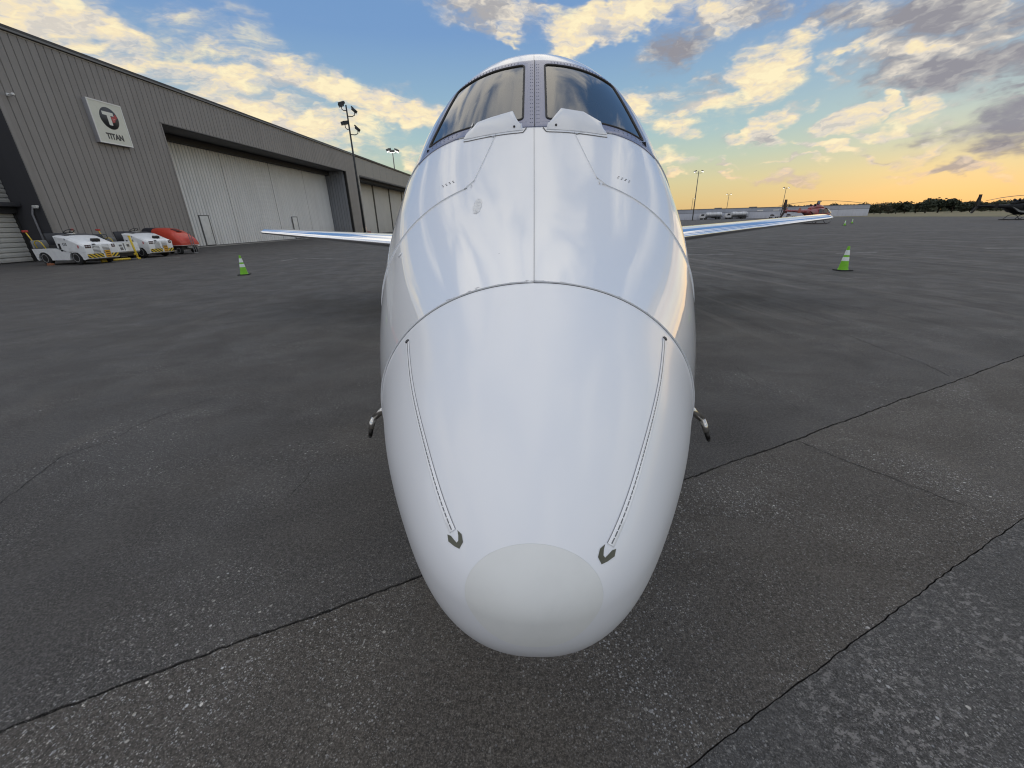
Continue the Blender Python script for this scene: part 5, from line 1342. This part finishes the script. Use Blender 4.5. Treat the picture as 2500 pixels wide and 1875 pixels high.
# ------------------------------------------------------------------ helicopters
def helicopter(label, loc, rz, body_m, dark_m, glass_m, blades, stripe=None):
    t = thing('helicopter', label, 'helicopter', loc, rz)
    n = 20
    def ring(x, zc, hw, hh, e=2.4, up=1.0): return [Vector((x, hw * math.copysign(abs(math.cos(a)) ** (2 / e), math.cos(a)), zc + hh * (up if math.sin(a) > 0 else 1) * math.copysign(abs(math.sin(a)) ** (2 / e), math.sin(a)))) for a in [TAU * k / n for k in range(n)]]
    fz = ((3.05, 1.18, .10, .10), (2.95, 1.18, .34, .28), (2.65, 1.22, .56, .45), (2.2, 1.32, .70, .62), (1.6, 1.42, .76, .76), (.8, 1.46, .78, .82), (-.2, 1.48, .76, .80), (-.9, 1.55, .62, .66), (-1.6, 1.70, .38, .42), (-2.3, 1.80, .24, .27))
    mb = MB(); mb.loft([ring(*q) for q in fz]); bd = mb.build('fuselage', body_m, t, 60)
    mb = MB(); mb.loft([ring(*q) for q in ((-2.25, 1.80, .24, .27), (-4.0, 1.86, .18, .20), (-6.4, 1.95, .11, .12), (-6.9, 1.97, .05, .05))]); mb.build('tail_boom', body_m, t, 60)
    mb = MB(); mb.loft([ring(*q) for q in ((1.35, 2.24, .26, .10), (1.0, 2.34, .40, .26), (.2, 2.42, .42, .32), (-.7, 2.36, .38, .28), (-1.5, 2.12, .24, .20))]); cw = mb.build('engine_cowling', body_m, t, 60)
    mb = MB(); mb.tube([(-.6, .2, 2.5), (-1.0, .35, 2.72)], .13, 8); mb.tube([(-.6, -.2, 2.5), (-1.0, -.35, 2.72)], .13, 8); mb.build('exhaust', dark_m, cw)
    # glazing: front bubble and cabin side windows, following the body
    mb = MB(); rg = []
    for q in ((3.0, 1.30, .25, .22), (2.72, 1.38, .54, .42), (2.25, 1.48, .705, .56), (1.70, 1.56, .765, .68)):
        rg.append([Vector((q[0] + .03, (q[2] + .015) * math.copysign(abs(math.cos(a)) ** (2 / 2.4), math.cos(a)), q[1] + (q[3] + .02) * abs(math.sin(a)) ** (2 / 2.4))) for a in [R(4) + R(172) * k / 16 for k in range(17)]])
    mb.loft(rg, cap=False, closed=False); mb.build('windscreen', glass_m, t, 60)
    for s in (-1, 1):
        for x0, x1 in ((.55, 1.5), (-.35, .42)):
            mb = MB(); mb.prism([(x0, 1.50), (x1, 1.46), (x1 - .08, 2.05), (x0 + .05, 2.08)], 'y', s * .70, s * .79); mb.build('cabin_window', glass_m, t)
    if stripe:
        for s in (-1, 1):
            mb = MB(); mb.prism([(-2.2, 1.78), (-.6, 1.20), (.7, 1.12), (2.4, 1.05), (2.3, .95), (.6, .86), (-.9, 1.05)], 'y', s * .60, s * .785); mb.build('livery_stripe', stripe, bd)
    mb = MB(); mb.prism([(-6.45, 1.95), (-6.88, 1.95), (-6.98, 3.45), (-6.62, 3.45)], 'y', -.07, .07); mb.prism([(-6.35, 2.0), (-6.85, 1.95), (-7.45, 1.05), (-7.08, 1.02)], 'y', -.05, .05); mb.build('tail_fin', dark_m, t)
    mb = MB(); mb.box((-4.9, 0, 1.92), (.55, 2.1, .05), None, .015); 
    for s in (-1, 1): mb.prism([(-5.3, 1.6), (-4.7, 1.6), (-4.75, 2.3), (-5.2, 2.3)], 'y', s * 1.03, s * 1.07)
    mb.build('stabiliser', body_m, t)
    mb = MB(); mb.cyl((-6.85, .06, 2.25), (-6.85, .28, 2.25), .06, .05, 8); tr = mb.build('tail_rotor_hub', dark_m, t)
    mb = MB(); mb.box((-6.85, .26, 2.25), (.14, .025, 1.7), Matrix.Rotation(R(12), 3, 'Y')); mb.build('tail_rotor_blade', dark_m, tr)
    mb = MB(); mb.cyl((.35, 0, 2.6), (.35, 0, 3.22), .09, .07, 10); mb.cyl((.35, 0, 3.10), (.35, 0, 3.26), .28, .22, 12); mb.tube([(.62, 0, 2.65), (.5, 0, 3.1)], .03, 6); mb.tube([(.1, .1, 2.65), (.22, .1, 3.1)], .03, 6); ms = mb.build('rotor_mast', dark_m, t)
    for a in blades:
        mb = MB(); d = Vector((math.cos(R(a)), math.sin(R(a)), 0)); pn = Vector((-d.y, d.x, 0)); rows = []
        for f in (0, .08, .14, .4, .7, 1.0):
            r = .2 + 5.0 * f; dr = -.5 * f * f; w = .07 if f < .1 else .15
            c = Vector((.35, 0, 3.2 + dr)) + d * r
            rows.append([c - pn * w, c - pn * w * .3 + Vector((0, 0, .03)), c + pn * w, c - pn * w * .3 - Vector((0, 0, .02))])
        mb.loft(rows); mb.build('rotor_blade', dark_m, ms)
    for s in (-1, 1):
        mb = MB(); mb.tube([(-1.35, s * 1.02, .06), (1.7, s * 1.02, .06), (2.1, s * 1.02, .13), (2.3, s * 1.02, .28)], .05, 8)
        for x in (-.7, 1.2): mb.tube([(x, 0, .72), (x, s * .55, .60), (x, s * 1.02, .06)], .04, 8)
        mb.build('landing_skid', dark_m, t)
    return t
heli_red = pbr('heli_red', (.34, .035, .04), .3, coat=.5, grime=.55, grime_scale=1.6, grime_col=(.40, .30, .29))
heli_dark = pbr('heli_trim', (.035, .022, .022), .5)
heli_glass = pbr('heli_glass', (.16, .16, .17), .08, coat=.5)
helicopter('dark red helicopter with drooping rotor blades beyond the right wing', (46.9, 76.0, 0), R(24), heli_red, heli_dark, heli_glass, (-55, 122, 37, 214), pbr('heli_maroon', (.10, .03, .03), .5)).scale = (1.1, 1.1, 1.1)
heli_black = pbr('heli_black', (.008, .009, .010), .45, spec=.2)
helicopter('glossy black helicopter cut off by the right edge of the photo', (72.9, 70.2, 0), R(6), heli_black, pbr('heli_black_trim', (.012, .010, .012), .45), pbr('heli_black_glass', (.02, .022, .025), .06), (178, 268, 358, 88), pbr('heli_silver', (.20, .21, .21), .4)).scale = (1.03, 1.03, 1.06)

# ------------------------------------------------------------------ trees on the far edge of the airfield
leaf_ms = []
for nm, c in (('leaf_dark', (.040, .050, .032)), ('leaf_olive', (.062, .068, .042)), ('leaf_dry', (.085, .078, .055))):
    leaf_ms.append(pbr(nm, c, .95, grime=.6, grime_scale=.8, grime_col=tuple(v * 1.7 for v in c)))
bark = pbr('bark', (.06, .048, .036), .95)
def crown_mesh(seed, H, Wd, n, mat):
    rnd = random.Random(seed); bm = bmesh.new(); lobes = []
    for i in range(9):
        lobes.append((Vector((rnd.uniform(-.5, .5) * Wd, rnd.uniform(-.5, .5) * Wd, H * rnd.uniform(.30, .92))), Wd * rnd.uniform(.16, .34)))
    for i in range(n):
        c, r = rnd.choice(lobes); d = Vector((rnd.gauss(0, 1), rnd.gauss(0, 1), rnd.gauss(0, .8))).normalized()
        p = c + d * r * rnd.uniform(.45, 1.08); s = rnd.uniform(.30, .75) * H / 9
        if p.z < H * .08: p.z = H * .08
        a = Vector((rnd.gauss(0, 1), rnd.gauss(0, 1), rnd.gauss(0, 1))).normalized(); b = a.orthogonal().normalized(); e = a.cross(b)
        bm.faces.new([bm.verts.new(p + b * s), bm.verts.new(p + e * s * .7), bm.verts.new(p - b * s), bm.verts.new(p - e * s * .7)])
    me = bpy.data.meshes.new('crown'); bm.to_mesh(me); bm.free(); me.materials.append(mat); return me
crowns = [crown_mesh(i, 9.0, (9.5, 8, 7, 11, 10)[i], 1500, leaf_ms[(0, 1, 0, 1, 2)[i]]) for i in range(5)]
tb_ = MB(); tb_.tube([(0, 0, -.1), (.1, 0, 1.6), (-.1, .1, 3.6), (.2, 0, 5.6)], 0, 8, [.34, .26, .18, .07])
for q in range(4): tb_.tube([(0, 0, 2.2 + q * .5), (1.1 * math.cos(q * 1.7), 1.1 * math.sin(q * 1.7), 3.6 + q * .6), (2.0 * math.cos(q * 1.7 + .3), 2.0 * math.sin(q * 1.7 + .3), 4.7 + q * .7)], 0, 6, [.12, .08, .03])
trunk_me = tb_.mesh('trunk', bark)
TREES = [(194.9, 345, 9.3, 0.87, 4, 'dry brownish tree, first from the left in the far row'),
 (202.5, 345, 8.7, 0.73, 1, 'olive green tree, second from the left in the far row'),
 (223.2, 345, 8.8, 0.93, 1, 'olive green tree, third from the left in the far row'),
 (229.7, 345, 8.9, 0.94, 3, 'olive broad tree, fourth from the left in the far row'),
 (236.5, 345, 8.7, 1.02, 1, 'olive green tree, fifth from the left in the far row'),
 (225.2, 316.8, 7.7, 0.79, 1, 'olive green tree, sixth from the left in the far row'),
 (228.5, 314.9, 8.1, 0.87, 3, 'olive broad tree, seventh from the left in the far row'),
 (242.5, 327.0, 7.5, 0.74, 1, 'olive green tree, eighth from the left in the far row'),
 (239.0, 316.8, 8.1, 0.87, 4, 'dry brownish tree, ninth from the left in the far row'),
 (243.1, 315.2, 8.2, 0.88, 1, 'olive green tree, tenth from the left in the far row'),
 (256.7, 326.3, 8.0, 0.86, 3, 'olive broad tree, eleventh from the left in the far row'),
 (254.7, 316.6, 8.5, 1.1, 0, 'dark dense tree, twelfth from the left in the far row'),
 (265.4, 320.8, 8.7, 1.16, 2, 'dark spreading tree, thirteenth from the left in the far row'),
 (265.7, 313.5, 10.0, 1.26, 0, 'dark dense tree, fourteenth from the left in the far row'),
 (274.3, 314.2, 10.4, 1.48, 2, 'dark spreading tree, fifteenth from the left in the far row'),
 (274.5, 304.4, 9.3, 1.34, 0, 'dark dense tree, sixteenth from the left in the far row'),
 (286.7, 310.8, 7.3, 0.8, 3, 'olive broad tree, seventeenth from the left in the far row'),
 (294.1, 313.3, 7.8, 0.97, 1, 'olive green tree, eighteenth from the left in the far row'),
 (294.7, 306.1, 6.6, 0.74, 3, 'olive broad tree, nineteenth from the left in the far row'),
 (302.3, 308.4, 5.9, 0.68, 1, 'olive green tree, twentieth from the left in the far row'),
 (304.4, 306.2, 7.1, 0.86, 4, 'dry brownish tree, twenty-first from the left in the far row'),
 (298.9, 295.1, 7.1, 0.93, 3, 'olive broad tree, twenty-second from the left in the far row'),
 (314.5, 304.7, 7.6, 0.99, 1, 'olive green tree, twenty-third from the left in the far row'),
 (317.2, 300.3, 7.6, 1.07, 0, 'dark dense tree, twenty-fourth from the left in the far row'),
 (319.5, 293.2, 6.9, 0.92, 2, 'dark spreading tree, twenty-fifth from the left in the far row')]

k = 0
for (x, y, h, wv, v, lab) in TREES:
    t = thing('tree', lab, 'tree', (x, y, 0), k * 1.7, 'trees along the far side of the airfield'); t.scale = (wv, wv, h / 9.0 * .80); k += 1
    link('crown', crowns[v], t); link('trunk', trunk_me, t)
mass = bmesh.new(); rnd = random.Random(5)
for i in range(9000):
    x = rnd.uniform(-150, 900); y = 560 + rnd.uniform(0, 60) - x * .12; z = rnd.random() ** 1.5 * (7 + 4 * mnoise.noise((x * .03, 0, 0)) + 2.5 * mnoise.noise((x * .12, 3, 0)))
    s = rnd.uniform(1.3, 3.0); p = Vector((x, y, max(z, .3))); a = Vector((rnd.gauss(0, 1), rnd.gauss(0, 1), rnd.gauss(0, 1))).normalized(); b = a.orthogonal().normalized(); e = a.cross(b)
    mass.faces.new([mass.verts.new(p + b * s), mass.verts.new(p + e * s * .8), mass.verts.new(p - b * s), mass.verts.new(p - e * s * .8)])
me = bpy.data.meshes.new('far_woods'); mass.to_mesh(me); mass.free(); me.materials.append(leaf_ms[1])
tag(link('far_woods', me), 'low dark line of woods along the horizon', kind='stuff')
fb = thing('far_shed', 'tiny white roofed shed among the far trees', 'building', (348, 318, 0), .2)
mb = MB(); mb.box((0, 0, 1.6), (9, 5, 3.2)); mb.build('wall', wl_, fb)
mb = MB(); mb.prism([(-2.9, 3.2), (2.9, 3.2), (0, 4.3)], 'x', -4.7, 4.7); mb.build('roof', pbr('shed_white', (.7, .7, .7), .5), fb)
